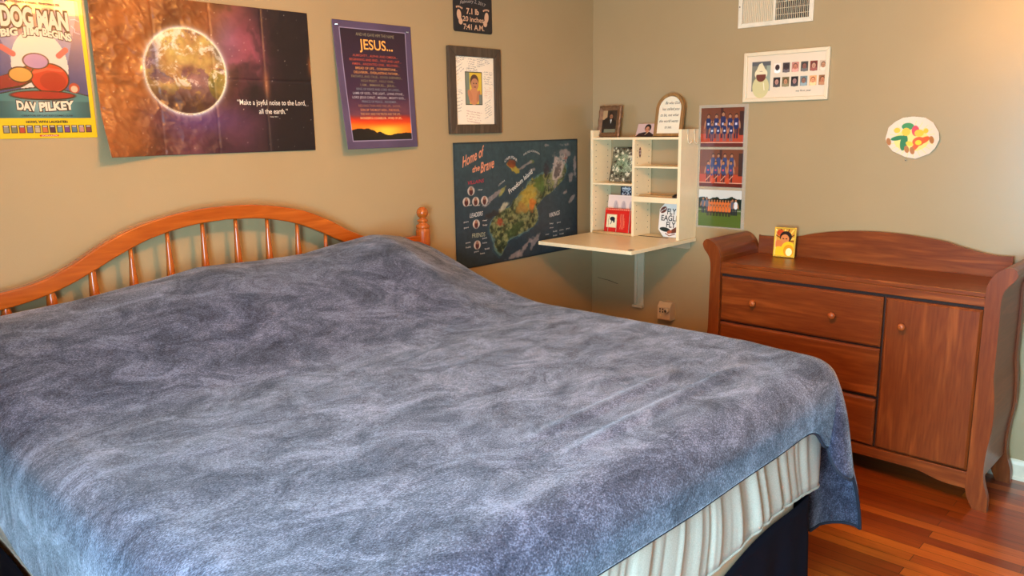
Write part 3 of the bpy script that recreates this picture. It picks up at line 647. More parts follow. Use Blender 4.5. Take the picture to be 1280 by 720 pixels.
def redbook(label, y, x, W, Hh, tilt, th):
    b = leaning('hardcover_book', label, 'book', y, x, 0, 0, 0, tilt, group='red books in the lower left cubby')
    a = Art(W, Hh, .0012, (214, 34, 20))
    for k in range(18): a.rect(.006 + k * W / 18, Hh - .011, .006 + k * W / 18 + .004, Hh - .003, (240, 190, 150))
    a.rect(.014, .035, .085, .112, (236, 224, 176)); a.rect(.020, .041, .080, .106, (244, 232, 190)); a.ell(.055, .086, .018, .012, (24, 28, 44)); a.line([(.045, .085), (.05, .07), (.044, .055)], .004, (30, 34, 50)); a.ell(.066, .075, .006, .012, (24, 28, 44)); a.line([(.03, .05), (.026, .08), (.032, .1)], .002, (70, 60, 60))
    for k in range(3): a.line([(.112 + .01 * k, .115), (.11 + .01 * k, .09), (.117 + .01 * k, .06), (.112 + .01 * k, .03)], .003, (240, 200, 160), .7)
    a.build('cover', M['print'], b, x0=-W / 2, z0=.001, y=-th, thick=.0012)
    bm = NB(); bx(bm, -W / 2 + .003, W / 2 - .003, -th + .001, 0, .003, Hh - .003); obj('pages', bm, plain('page_edges', (234, 222, 200), .8), b)
    tx = Text()
    tx.add('DIARY', W - .028, W - .028 + .055, .04, .010, (236, 120, 80), .01, rot=PI / 2); tx.build('lettering', M['print'], b, x0=-W / 2, z0=.001, y=-th - .0008)
    for q in (.03, .088):
        bm = NB(); tube(bm, [(-W / 2 + q, -th - .003, .002), (-W / 2 + q, -th - .003, .062 if q < .05 else .085)], .0014, 6); obj('wire_clip', bm, M['white_metal'], b, smooth=True)
    return b
b1 = redbook('front red book with a cream picture label in the lower left cubby', -.294, -.150, .172, .148, .13, .012)
bb_ = leaning('hardcover_book', 'red book half hidden behind the front one in the lower left cubby', 'book', -.314, -.128, 0, 0, 0, .13, group='red books in the lower left cubby')
bm = NB(); bx(bm, -.086, .086, -.012, -.0, .001, .138); obj('cover', bm, plain('red_cover', (206, 36, 22), .4), bb_, .001)
bm = NB(); bx(bm, .0865, .0885, -.010, -.002, .003, .135); obj('pages', bm, plain('page_edges', (234, 222, 200), .8), bb_)

rl = obj('wooden_ruler', (lambda bm: (bx(bm, -.105, .105, -.014, .014, 0, .006), bm)[1])(NB()), M['ash'], None, .001); rl.location = (-.125, -.545, 1.1830); rl.rotation_euler = (.0, 0, WR + .03); rl.location.z = 1.1690
bm = rl.data; props(rl, 'pale wooden ruler lying on the lipped right shelf', 'ruler')
for v in rl.data.vertices: v.co.z = v.co.z * 3.2
db = NB(); lathe(db, [(.030, 0), (.034, .006), (.030, .020), (.018, .028), (.006, .031)], 20); o = obj('dark_pouch', db, M['black'], None, smooth=True); o.location = (-.12, -.683 + .01, 1.1685); o.scale = (.8, .8, 1); props(o, 'rounded black pouch at the right end of the lipped shelf', 'pouch')

pq = leaning('team_plaque', 'white octagonal plaque reading FLY EAGLES FLY in the lower right cubby', 'plaque', -.622, -.090, 0, 0, 0, .12)
oc = [(-.045, 0), (.045, 0), (.082, .040), (.082, .155), (.045, .196), (-.045, .196), (-.082, .155), (-.082, .040)]
bm = NB(); prism(bm, oc, -.008, 0); obj('board', bm, plain('white_plaque', (236, 232, 222), .35, noise=.02), pq, .001)
a = Art(.164, .196, .0013, (236, 232, 222))
for sx_ in (-1, 1):
    cx_ = .082 + sx_ * .056; a.ell(cx_, .152, .024, .0155, (104, 46, 30), .65 * -sx_); a.line([(cx_ - .012, .152 + .009 * sx_), (cx_ + .012, .152 - .009 * sx_)], .003, (236, 230, 220))
    for e in (-1, 1): a.line([(cx_ + e * .014 - .004, .152 + e * -.009 * -sx_ * -1 - .008), (cx_ + e * .014 + .004, .152 + e * -.009 * -sx_ * -1 + .008)], .0025, (236, 230, 220))
a.ell(.045, .042, .034, .012, (34, 46, 42), -.12); a.ell(.118, .045, .042, .014, (110, 58, 40), .45); a.ell(.075, .030, .016, .010, (176, 96, 66), .3); a.line([(.05, .02), (.075, .008), (.11, .02)], .005, (120, 80, 60))
occ = [(x + .082, z) for x, z in oc]
def octmask(X, Y): return (np.abs(X - .082) < .0805) & (Y > .001) & (Y < .195) & ((np.abs(X - .082) - .045) * 40 / 37 < Y - .001) & ((np.abs(X - .082) - .045) * 41 / 37 < .195 - Y)
a.build('picture', M['print'], pq, x0=-.082, y=-.0085, mask=octmask, thick=.0004)
tx = Text(); tx.add('FLY', -.030, .026, .128, .032, (36, 44, 44), .02); tx.add('EAGLES', -.066, .064, .092, .030, (36, 44, 44), .02); tx.add('FLY', -.030, .030, .055, .031, (36, 44, 44), .02)
tx.build('lettering', M['print'], pq, y=-.0092)

# outlet adapter with a plug
ad = thing('outlet_adapter', 'beige plug-in outlet adapter low on the wall between desk and dresser', 'adapter', (0, -.570, .455), WR)
bm = NB(); prism(bm, [(0, .0), (-.052, 0), (-.060, .008), (-.060, .082), (-.040, .108), (0, .108)], -.045, .040, 'X'); obj('body', bm, M['beige'], ad, .003)
for dx in (-.030, -.012):
    for dz in (.062, .046): bm = NB(); bx(bm, dx, dx + .007, -.0612, -.059, dz, dz + .010); obj('socket_slot', bm, M['black'], ad)
bm = NB(); lathe(bm, [(.003, -.0605), (.004, -.058)], 10, (-.022, 0, .030), 'Y'); obj('indicator', bm, M['led'], ad)
pl = thing('plug', 'round beige plug pushed into the right of the outlet adapter', 'plug', (-.060, -.596, .520), WR)
bm = NB(); lathe(bm, [(.010, 0), (.015, -.004), (.015, -.022), (.011, -.028)], 16, (0, 0, 0), 'Y'); obj('body', bm, M['beige'], pl, smooth=True)
bm = NB(); lathe(bm, [(.008, -.0282), (.006, -.0285)], 12, (0, 0, 0), 'Y'); obj('pin_hole', bm, M['hole'], pl)
# scuff and nail hole on the right wall
bm = NB(); tube(bm, [(-.001, -.045, .642), (-.0015, -.085, .637), (-.0015, -.125, .634)], .0012, 5); tube(bm, [(-.001, -.125, .634), (-.001, -.185, .622), (-.001, -.20, .620)], .0016, 5)
props(obj('wall_scratch', bm, M['hole'], None), 'thin dark scratch on the wall below the desk', 'scratch')

# ------------------------------------------------------------------ posters and pictures on the left wall
# comic book poster
W, Hh = .304, .462; px, pz = -3.152, 1.560
po = thing('comic_poster', 'yellow-bordered comic book poster at the far left of the wall', 'poster', (px, -.003, pz), WL)
a = Art(W, Hh, .0016, (250, 212, 20)); rx0, rx1, rz0, rz1 = .012, .290, .066, .452
inn = ((a.X > rx0) & (a.X < rx1) & (a.Y > rz0) & (a.Y < rz1)).astype(float)
nz = fbm(a.X, a.Y, 12, 3, 4)
sky = np.stack([.20 + .12 * nz, .24 + .12 * nz, .40 + .16 * nz], -1); a.mix(inn, sky)
a.mix(inn * (a.X > .2) * sstep(.28, .42, a.Y), (92, 66, 110), .7)
for x0_, x1_, xt in ((.02, .07, .13), (.21, .285, .19)):
    s_ = np.clip((a.Y - .12) / .28, 0, 1); c_ = xt + (.5 * (x0_ + x1_) - xt) * s_; a.mix(inn * (np.abs(a.X - c_) < .012 + .02 * s_).astype(float) * sstep(.12, .2, a.Y), (170, 190, 205), .5)
a.mix(inn * (np.hypot((a.X - .152) / .085, (a.Y - .235) / .115) < 1), (240, 226, 196)); a.mix(inn * (a.Y < .145 + .014 * np.cos((a.X - .15) * 12) * 1.6), (20, 34, 38)); a.mix(inn * (a.Y < .141 + .014 * np.cos((a.X - .15) * 12) * 1.6), (60, 128, 118)); a.mix(inn * np.exp(-((a.X - .15) / .07) ** 2 - ((a.Y - .11) / .035) ** 2), (190, 215, 196), .7)
a.mix(inn * (a.Y < .12) * np.clip(np.abs(a.X - .15) / .15 - .45, 0, 1), (10, 40, 44), .9)
# plain stand-in shapes in the poster's reds
O = (44, 14, 14)
a.poly([(.012, .19), (.07, .215), (.15, .255), (.15, .20), (.09, .165), (.012, .15)], O); a.poly([(.014, .193), (.07, .21), (.148, .248), (.148, .204), (.09, .172), (.014, .156)], (150, 24, 34)); a.line([(.014, .18), (.08, .196), (.14, .228)], .004, (214, 70, 60))
a.ell(.176, .196, .060, .050, O); a.ell(.176, .196, .056, .046, (206, 38, 26)); a.ell(.185, .186, .04, .03, (176, 24, 20)); a.line([(.13, .214), (.17, .226), (.215, .222)], .009, (226, 80, 60))
a.ell(.14, .250, .04, .026, O); a.ell(.14, .250, .036, .023, (176, 140, 172)); a.ell(.09, .205, .036, .026, O); a.ell(.09, .205, .033, .022, (226, 166, 72))
a.ell(.15, .140, .10, .016, O); a.ell(.15, .141, .095, .012, (170, 36, 30)); a.line([(.045, .29), (.075, .27)], .018, (214, 84, 86)); a.line([(.235, .29), (.212, .27)], .018, (214, 84, 86))
a.ell(.03, .175, .03, .014, (150, 24, 24), .5); a.ell(.248, .166, .017, .017, (180, 60, 40)); a.ell(.248, .163, .011, .011, (236, 196, 150)); a.line([(.262, .37), (.272, .36), (.27, .35), (.286, .345)], .0016, (230, 230, 255)); a.line([(.262, .39), (.276, .392), (.288, .385)], .0016, (230, 230, 255))
for k in range(12):
    x_ = .018 + k * .0228; a.rect(x_, .018, x_ + .019, .043, (40, 36, 40)); a.rect(x_ + .002, .020, x_ + .017, .036, [(150, 150, 120), (120, 130, 90), (196, 70, 50), (110, 120, 150), (200, 180, 130), (220, 120, 60), (90, 50, 60), (110, 150, 140), (120, 70, 120), (100, 130, 130), (210, 150, 120), (130, 70, 60)][k]); a.rect(x_ + .003, .037, x_ + .016, .041, (230, 220, 190))
a.rect(.123, .0065, .181, .0115, (200, 30, 30)); a.c = a.c * np.array([.86, .84, .88])
a.build('printed_sheet', M['gloss_print'], po, depth=lambda X, Y: .0015 * np.sin(X * 20))
dp = lambda X, Y: .0015 * np.sin(X * 20) + .0006
tx = Text(); BK = (34, 24, 24); CR = (214, 202, 172)
def outlined(t, s_, x0, x1, y, h, fg=CR, bg=BK, arc=0, bold=.02, slope=0, grow=.075):
    Text.add(t, s_, x0 - .0015, x1 + .0015, y, h, bg, grow, 0, arc, slope)
t2 = Text(); t2.add('THE INTERNATIONAL BESTSELLER', .045, .235, .430, .0065, (30, 26, 40), .03)
for (s_, x0, x1, y, h, ac, sl) in (('DOG', .052, .148, .358, .056, 0, 0), ('MAN', .160, .254, .356, .052, 0, 0), ('BIG', .048, .098, .322, .021, 0, .16), ('JIM', .110, .160, .333, .022, 0, 0), ('BEGINS', .171, .258, .334, .022, 0, -.16), ('DAV', .066, .124, .095, .026, 0, -.1), ('PILKEY', .132, .240, .090, .026, 0, .06)):
    outlined(tx, s_, x0, x1, y, h, slope=sl, grow=.13); t2.add(s_, x0, x1, y, h, CR, .05, 0, ac, sl)
for s_ in ((70, 75),):
    pass
t2.add('CREATOR OF CAT KID COMIC CLUB', .076, .232, .072, .005, (24, 40, 40), .02); t2.add('HOWL WITH LAUGHTER!', .087, .214, .0505, .0075, (40, 24, 20), .04); t2.add('SCHOLASTIC', .128, .178, .0070, .0036, (240, 220, 190), .01)
tx.build('lettering', M['print'], po, depth=dp, lift=.0004); t2.build('lettering', M['print'], po, depth=dp, lift=.0010)

# earth poster
W, Hh = .866, .562; px, pz = -2.836, 1.490
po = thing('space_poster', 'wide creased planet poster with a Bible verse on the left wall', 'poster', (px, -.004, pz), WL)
def crum(X, Y):
    am = .0008 + .0042 * (1 - sstep(.30, .55, X)) ; r1 = np.abs(fbm(X, Y, 9, 41, 3) - .5) * 2; r2 = np.abs(fbm(X + .4 * Y, Y, 20, 51, 3) - .5) * 2
    d = am * (1.6 - 2.2 * r1 - 1.2 * r2)
    for q in (.216, .433, .650): d = d - .0018 * np.exp(-((X - q) / .005) ** 2)
    d = d - .0018 * np.exp(-((Y - .283) / .005) ** 2)
    curl = .065 * np.clip(1 - Y / .24, 0, 1) ** 1.6 * np.clip(1 - X / .22, 0, 1) ** 1.2
    return np.maximum(d, -.0015) + .0035 + curl + .006 * np.clip(1 - X / .12, 0, 1)
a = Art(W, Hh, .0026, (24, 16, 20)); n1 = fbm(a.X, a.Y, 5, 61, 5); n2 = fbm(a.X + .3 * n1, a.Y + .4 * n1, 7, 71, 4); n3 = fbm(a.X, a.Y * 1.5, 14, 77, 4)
br = 1 - sstep(.36, .60, a.X + .22 * (.3 - a.Y)); a.mix(br, np.stack([.36 + .42 * n2, .20 + .24 * n2, .07 + .10 * n2], -1), .92)  # orange-brown on the left: warm lamp reflection painted into the sheet's colour
low = (1 - sstep(.10, .26, a.Y + .12 * (n1 - .5))) * sstep(.08, .3, a.X) * (1 - sstep(.50, .72, a.X)); a.mix(low, np.stack([.20 + .22 * n2, .10 + .13 * n2, .13 + .16 * n2], -1), .85)
mg = np.exp(-((a.X - .56) / .10) ** 2 - ((a.Y - .38) / .17) ** 2) * np.clip(n2 * 3.2 - .95, 0, 1.3); a.mix(np.clip(mg, 0, 1), np.stack([.48 + .25 * n3, .22 + .14 * n3, .26 + .16 * n3], -1), .85)
rm = np.exp(-((a.X - .49) / .06) ** 2 - ((a.Y - .43) / .09) ** 2); a.mix(rm, (118, 96, 120), .5)
bl = np.exp(-((a.X - .37) / .16) ** 2 - ((a.Y - .13) / .05) ** 2); a.mix(bl, (86, 60, 120), .55)
a.mix(np.exp(-((a.X - .655) / .014) ** 2 - ((a.Y - .27) / .05) ** 2), (196, 120, 70), .6); a.mix(np.exp(-((a.X - .866) / .012) ** 2 - ((a.Y - .35) / .04) ** 2), (196, 110, 40), .6)
rg = np.random.RandomState(8)
for k in range(120):
    x_, y_ = rg.rand() * W, rg.rand() * Hh; a.ell(x_, y_, .0016, .0016, (220, 210, 190), 0, rg.rand() * .8 + .1)
gx, gz, gr = .327, .306, .158
rr = np.hypot(a.X - gx, a.Y - gz) / gr; a.mix(np.exp(-np.clip(rr - 1, 0, 9) / .045) * (rr >= .97), (214, 218, 214), .9)
u_, v_ = (a.X - gx) / gr, (a.Y - gz) / gr; land = fbm(u_ * .5 + .25 * n1, v_ * .5 + .2 * n1, 5.0, 93, 6, .65); cl = fbm(u_ + .8 * n1, v_ * 1.3 + .8 * n2, 4.0, 101, 6, .68)
e_ = (rr < 1).astype(float)
a.mix(e_, np.stack([.36 + .30 * n3, .26 + .2 * n3, .24 + .16 * n3], -1))
lm = sstep(.47, .53, land + .16 * np.exp(-((u_ - .1) / .5) ** 2 - ((v_ - .35) / .4) ** 2) - .25 * np.clip(-v_ - .2, 0, 1)) * e_; a.mix(lm, np.stack([.70 + .3 * (n3 - .5), .56 + .45 * (n3 - .5), .18 + .2 * n3], -1), .9)
sa = e_ * (np.hypot((u_ - .74) / .23, (v_ + .28) / .36) < 1); a.mix(sa, np.stack([.58 + .6 * (n3 - .5), .50 + .4 * (n3 - .5), .14 + .1 * n3], -1), .85)
a.mix(e_ * np.exp(-((u_ - .05) / .25) ** 2 - ((v_ - .05) / .12) ** 2), (92, 50, 50), .8)
a.mix(e_ * sstep(.52, .66, cl) * (v_ > -.35), (240, 226, 200), .75); a.mix(e_ * sstep(.5, 1, u_) * sstep(0, .7, v_), (60, 96, 120), .7); a.mix(e_ * np.exp(-((u_ + .75) / .12) ** 2 - ((v_ - .3) / .4) ** 2), (70, 60, 100), .6)
a.mix(e_ * sstep(.15, .8, -v_ - .15 * u_), (62, 36, 24), .8)
a.mix(np.exp(-((rr - .985) / .016) ** 2) * (1 - .25 * sstep(-.2, .6, -u_)), (250, 236, 196), .95)
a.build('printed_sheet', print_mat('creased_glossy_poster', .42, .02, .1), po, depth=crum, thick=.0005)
tx = Text(); CW = (226, 216, 196)
tx.add('\u201cMake a joyful noise to the Lord,', .520, .830, .187, .020, CW, .004); tx.add('all the earth.\u201d', .612, .742, .152, .020, CW, .004); tx.add('Psalm 98:4', .660, .695, .138, .0045, CW); tx.build('lettering', M['print'], po, depth=lambda X, Y: crum(X, Y) + .0018)

# names poster
W, Hh = .436, .552; px, pz = -1.847, 1.489
po = thing('names_poster', 'purple poster headed JESUS with a sunset, its lower left corner lifting', 'poster', (px, -.003, pz), WL)
def curlj(X, Y): return .003 + np.clip(1 - Y / Hh, 0, 1) ** 1.3 * (.066 * (1 - X / W) + .022 * X / W) + .004 * np.sin(X * 9) * (1 - Y / Hh)
a = Art(W, Hh, .0022, (80, 66, 90)); n1 = fbm(a.X, a.Y, 9, 5, 4); a.c = a.c * (.88 + .28 * n1)[..., None]
b0, b1_, c0, c1 = .036, .400, .036, .520
a.rect(b0 - .003, c0 - .003, b1_ + .003, c1 + .003, (160, 150, 176)); inn = ((a.X > b0) & (a.X < b1_) & (a.Y > c0) & (a.Y < c1)).astype(float)
a.mix(inn, np.stack([.17 + .04 * (1 - a.Y / Hh) * 3, .11 + .02 * (1 - a.Y / Hh) * 3, .15 + .05 * (1 - a.Y / Hh) * 3], -1))
st_ = fbm(a.X * 1.0, a.Y * 3.5, 6, 15, 4)
a.mix(inn * (1 - sstep(.15, .25, a.Y)) * np.clip(st_ * 1.6, 0, 1), (120, 66, 72), .8)
a.mix(inn * (1 - sstep(.120, .155, a.Y + .03 * (st_ - .5))), (206, 50, 20)); a.mix(inn * (1 - sstep(.095, .128, a.Y + .02 * (st_ - .5))) , (244, 112, 20)); a.mix(inn * (1 - sstep(.082, .112, a.Y)) * np.exp(-((a.X - .24) / .11) ** 2), (255, 206, 60))
rdg = c0 + np.interp(a.X, [.036, .07, .10, .13, .16, .18, .20, .23, .26, .28, .32, .36, .40], [.045, .052, .050, .052, .042, .032, .036, .024, .020, .024, .028, .031, .028]) + .003 * vnoise(a.X * 90, a.X * 0, 2)
a.mix(inn * (a.Y < rdg), (26, 20, 16))
a.build('printed_sheet', M['print'], po, depth=curlj, thick=.0005)
tx = Text(); dj = lambda X, Y: curlj(X, Y) + .0007
tx.add('AND HE GAVE HIM THE NAME', .118, .332, .492, .013, (150, 140, 110), 0)
tx.add('JESUS...', .132, .320, .435, .042, (250, 176, 84), .012)
R_, Y_, G_, B_, W2 = (180, 84, 62), (214, 150, 86), (132, 122, 92), (120, 126, 134), (176, 170, 170)
for k, (s_, cc, sp) in enumerate((('ALMIGHTY... ALPHA AND OMEGA...', R_, .92), ('BEGINNING AND END... FIRST AND LAST...', R_, 1.06), ('AMEN... ANOINTED ONE... BELOVED...', R_, .98), ('BREAD OF LIFE... CORNERSTONE...', Y_, .86), ('DELIVERER... EVERLASTING FATHER...', Y_, .94), ('FAITHFUL AND TRUE... GOOD SHEPHERD...', G_, 1.06), ('HIGH PRIEST... HOLY ONE...', G_, .70), ('I AM... IMMANUEL... JESUS...', G_, .74), ('KING OF KINGS AND LORD OF LORDS...', B_, .92), ('LAMB OF GOD... THE LIGHT... LIVING STONE...', W2, 1.08), ('LORD JESUS CHRIST... MESSIAH... MIGHTY GOD...', W2, 1.12), ('PRINCE OF PEACE... REDEEMER...', B_, .76), ('RESURRECTION AND THE LIFE... SAVIOR...', (150, 110, 90), .92), ('SON OF THE MOST HIGH... THE ROCK...', (206, 140, 90), .86), ('THE WAY AND THE TRUTH AND THE LIFE...', (200, 146, 96), .88), ('WONDERFUL COUNSELOR... WORD OF LIFE...', (244, 190, 130), .92))):
    wd = .278 * sp; tx.add(s_, .218 - wd / 2, .218 + wd / 2, .402 - k * .0182, .0098, cc, .006)
tx.build('lettering', M['print'], po, depth=dj)
for x_, z_ in ((.022, .532), (.414, .526)):
    for q in (-.004, .004): bm = NB(); lathe(bm, [(.0035, -.004), (.0035, -.0065), (.0015, -.008)], 10, (x_ + q, 0, z_), 'Y'); obj('push_pin', bm, M['pin'], po)

# framed baby photo with signatures
W, Hh = .368, .427; px, pz = -1.189, 1.545
po = thing('signature_frame', 'brown wooden frame with a baby photo on a mat covered in signatures', 'picture frame', (px, -.002, pz), WL)
framed(po, W, Hh, .046, .022, M['darkframe'], x0=0, bev=.003); backing(po, W - .02, Hh - .01, -.009, 0, M['black'], x0=.01)
a = Art(.276, .335, .0014, (246, 232, 204))
hb_ = [(.0, .285, .08, .33, 5, .5, None), (.085, .275, .16, .33, 5, -.1, None), (.15, .28, .25, .325, 5, .25, None), (.01, .235, .07, .285, 3, .6, None), (.20, .20, .27, .27, 6, -.05, None), (.0, .05, .055, .15, 6, .25, None), (.205, .02, .27, .11, 7, .45, None), (.07, .012, .19, .075, 5, -.12, (150, 60, 50)), (.2, .13, .265, .19, 6, 0, (206, 120, 90)), (.07, .245, .17, .285, 4, -.05, None), (.005, .16, .05, .18, 2, -.2, None), (.015, .19, .05, .235, 3, .7, (206, 170, 60))]
scribbles(a, hb_, 0, (50, 44, 50), 5)
a.rect(.070, .098, .190, .262, (30, 26, 24)); a.rect(.074, .102, .186, .258, (222, 186, 60)); a.rect(.074, .102, .1, .258, (120, 130, 110)); a.ell(.135, .215, .030, .034, (90, 60, 44)); a.ell(.137, .20, .027, .030, (190, 130, 92)); a.ell(.130, .205, .004, .003, (30, 20, 16)); a.ell(.148, .205, .004, .003, (30, 20, 16)); a.ell(.139, .187, .007, .003, (120, 60, 50)); a.ell(.13, .14, .037, .042, (206, 136, 92)); a.ell(.103, .145, .013, .03, (196, 126, 84), .4); a.ell(.162, .142, .012, .03, (190, 120, 80), -.3); a.rect(.165, .102, .186, .15, (120, 124, 110))
a.build('signed_mat', M['print'], po, x0=.046, z0=.046, y=-.010)

# black birth sign
W, Hh = .268, .355; px, pz = -1.134, 2.045
po = thing('birth_sign', 'black birth announcement sign with painted baby footprints, above the brown frame', 'sign', (px, -.002, pz), WL)
rr_ = .012; oc2 = []
for (cx_, cz_, a0) in ((W - rr_, rr_, -PI / 2), (W - rr_, Hh - rr_, 0), (rr_, Hh - rr_, PI / 2), (rr_, rr_, PI)):
    for k in range(6): t = a0 + k * PI / 10; oc2.append((cx_ + rr_ * math.cos(t), cz_ + rr_ * math.sin(t)))
bm = NB(); prism(bm, oc2, -.006, 0); obj('board', bm, plain('black_sign_board', (34, 30, 32), .5), po, .001)
a = Art(W - .01, .17, .0014, (34, 30, 32)); TN = (206, 164, 130)
for m_, cx_ in ((1, .030), (-1, .222)):
    a.ell(cx_, .075, .015, .026, TN, .12 * m_); a.ell(cx_ + m_ * .010, .045, .014, .016, TN)
    for k in range(5): a.ell(cx_ - m_ * .016 + m_ * k * .009, .107 + .006 * math.sin((k + 1) * .62), .0038 + .0008 * (k == 4), .005, TN)
a.build('footprints', M['print'], po, x0=.005, z0=.004, y=-.0068, thick=.0003)
tx = Text(); tx.add('February 2, 2017', .042, .222, .128, .016, (170, 160, 150), 0, .3, .014); tx.add('7.1 lb', .085, .172, .088, .026, TN, .03); tx.add('20 inches', .058, .205, .052, .023, TN, .015); tx.add('7:41 A.M.', .062, .208, .013, .025, TN, .022); tx.build('lettering', M['print'], po, y=-.0074)

# island map poster
W, Hh = 1.006, .655; px, pz = -1.165, .846
po = thing('map_poster', 'dark blue fantasy island map poster beside the desk', 'poster', (px, -.003, pz), WL)
mw = lambda X, Y: .002 + .002 * np.sin(X * 7 + 1) ** 2 + .004 * np.clip(.1 - Y, 0, 1) * 8 * np.clip(.5 - np.abs(X - .45), 0, 1)
a = Art(W, Hh, .0030, (44, 62, 78)); n1 = fbm(a.X, a.Y, 5, 15, 4); n2 = fbm(a.X, a.Y, 22, 25, 4)
n9 = fbm(a.X, a.Y, 60, 35, 3); a.c = np.stack([.14 + .07 * n1 + .08 * a.Y, .19 + .08 * n1 + .14 * a.Y, .23 + .07 * n1 + .11 * a.Y], -1)
L = lambda x, z: (x - px, z - pz)
isl = [L(x, z) for x, z in [(-0.827, 0.894), (-0.873, 0.933), (-0.881, 0.976), (-0.911, 1.031), (-0.895, 1.08), (-0.858, 1.108), (-0.82, 1.13), (-0.752, 1.145), (-0.726, 1.171), (-0.674, 1.207), (-0.622, 1.235), (-0.602, 1.268), (-0.538, 1.288), (-0.472, 1.309), (-0.405, 1.313), (-0.354, 1.344), (-0.294, 1.363), (-0.268, 1.323), (-0.294, 1.269), (-0.355, 1.229), (-0.406, 1.197), (-0.457, 1.181), (-0.499, 1.151), (-0.532, 1.127), (-0.521, 1.088), (-0.522, 1.056), (-0.558, 1.021), (-0.623, 1.001), (-0.679, 0.985), (-0.756, 0.972), (-0.788, 0.934)]]
isl = spline(isl + [isl[0]], 4)
jit = lambda k, s_: [(x + s_ * (random.random() - .5), z + s_ * (random.random() - .5)) for x, z in k]
cxm = sum(p[0] for p in isl) / len(isl); czm = sum(p[1] for p in isl) / len(isl)
grow = lambda g_: [(cxm + (x - cxm) * (1 + g_) + (g_ * .04), czm + (z - czm) * (1 + 1.6 * g_)) for x, z in isl]
a.poly(jit(grow(.07), .012), (48, 84, 96), .7); a.poly(jit(grow(.035), .010), (100, 132, 122), .8); a.poly(jit(isl, .014), (74, 84, 48))
ins = np.zeros_like(a.X); tmp = Art(W, Hh, .0030, (0, 0, 0)); tmp.poly(isl, (255, 255, 255)); ins = tmp.c[..., 0]
a.mix(ins * sstep(.5, .6, n2), (128, 132, 76), .8); a.mix(ins * (1 - sstep(.34, .46, n9)), (36, 44, 26), .75); a.mix(ins * sstep(.56, .64, n9), (150, 146, 96), .7)
def blob(x, z, rx_, rz_, c_, rot=0, al=.85, amt=.25):
    dx, dy = a.X - (x - px), a.Y - (z - pz); q = np.hypot((dx * math.cos(rot) + dy * math.sin(rot)) / rx_, (-dx * math.sin(rot) + dy * math.cos(rot)) / rz_) + amt * (n2 - .5) * 4 + .9 * (n9 - .5); a.mix(1 - sstep(.6, 1.1, q), c_, al)
blob(-.60, 1.19, .11, .07, (206, 170, 60), .5); blob(-.57, 1.15, .035, .045, (226, 120, 40), 0); blob(-.66, 1.13, .05, .04, (176, 130, 60)); blob(-.84, 1.065, .035, .028, (176, 70, 40)); blob(-.34, 1.33, .12, .06, (206, 190, 176), .95, 1); blob(-.34, 1.33, .03, .07, (96, 84, 80), -.5); blob(-.80, 1.15, .05, .02, (216, 200, 160), .5); blob(-.44, 1.33, .03, .04, (60, 50, 60)); blob(-.50, 1.25, .05, .05, (90, 116, 50)); blob(-.72, 1.02, .09, .03, (60, 80, 40), .4)
blob(-.72, 1.352, .065, .018, (206, 176, 60), -.45); blob(-.735, 1.375, .03, .025, (140, 60, 30)); blob(-.565, 1.385, .03, .014, (110, 120, 60)); blob(-.81, 1.235, .035, .016, (176, 170, 90), .8); blob(-.895, 1.115, .06, .02, (50, 44, 44), .2)
for x, z, rx_, rz_, r_ in ((-.30, 1.43, .07, .022, .2), (-.24, 1.42, .05, .02, -.4), (-.19, 1.34, .02, .06, .1), (-.22, 1.28, .02, .05, -.5), (-.28, 1.19, .035, .014, .3), (-.61, 1.37, .06, .012, .4), (-.57, 1.335, .04, .01, .2), (-.88, 1.21, .07, .012, .5), (-.65, .90, .09, .022, .6), (-.55, .93, .07, .02, .7), (-.72, .87, .07, .018, .3), (-.30, 1.47, .06, .014, 0), (-.21, 1.15, .03, .012, .6), (-.43, 1.47, .03, .01, .0), (-.93, 1.17, .03, .008, .4)): blob(x, z, rx_, rz_, (176, 158, 150), r_, .75, .5)
for x, z in ((-1.047, 1.251), (-1.083, 1.197), (-1.015, 1.194), (-.949, 1.194), (-1.015, 1.075), (-1.011, .963)):
    a.ell(x - px, z - pz, .026, .024, (226, 206, 186)); a.ell(x - px, z - pz - .004, .014, .018, (90, 40, 36)); a.ell(x - px, z - pz + .012, .009, .009, (176, 120, 90)); 
a.rect(.28, 0, .284, Hh, (30, 44, 56), .25); a.rect(.67, 0, .674, Hh, (30, 44, 56), .3); a.rect(0, .42, W, .423, (30, 44, 56), .25); a.rect(0, .21, W, .213, (30, 44, 56), .25)
a.c = a.c * (.74 + .26 * n9)[..., None]
for e in ((0, 0, .008, Hh), (W - .008, 0, W, Hh), (0, 0, W, .008), (0, Hh - .008, W, Hh)): a.rect(*e, (24, 34, 40), .7)
a.line([(.895, .52), (.895, .57)], .004, (130, 60, 50)); a.line([(.878, .545), (.912, .545)], .004, (130, 60, 50))
a.build('printed_sheet', print_mat('poster_satin_paper', .45), po, depth=mw, thick=.0005)
tx = Text(); OR = (214, 140, 104); C2 = (206, 200, 190)
for s_, x0, x1, z, h, sl, cc, bd in (('Home of', -1.105, -.945, 1.375, .052, .35, OR, .02), ('the', -1.035, -.98, 1.345, .03, .2, OR, .02), ('Brave', -.975, -.870, 1.34, .052, .25, OR, .02), ('VILLAINS', -1.07, -.95, 1.285, .018, .05, (176, 50, 60), .01), ('LEADERS', -1.062, -.965, 1.112, .022, .05, C2, .01), ('FRIENDS', -1.05, -.95, 1.005, .022, -.02, (160, 160, 130), .01), ('VIKINGS', -.42, -.325, 1.055, .024, .1, C2, .01)):
    tx.add(s_, x0 - px, x1 - px, z - pz, h, cc, bd, .2, 0, sl)
tx.add('Freedom Island', -.755 - px, -.535 - px, 1.215 - pz, .026, (226, 220, 206), .01, .1, 0, 0, .50)
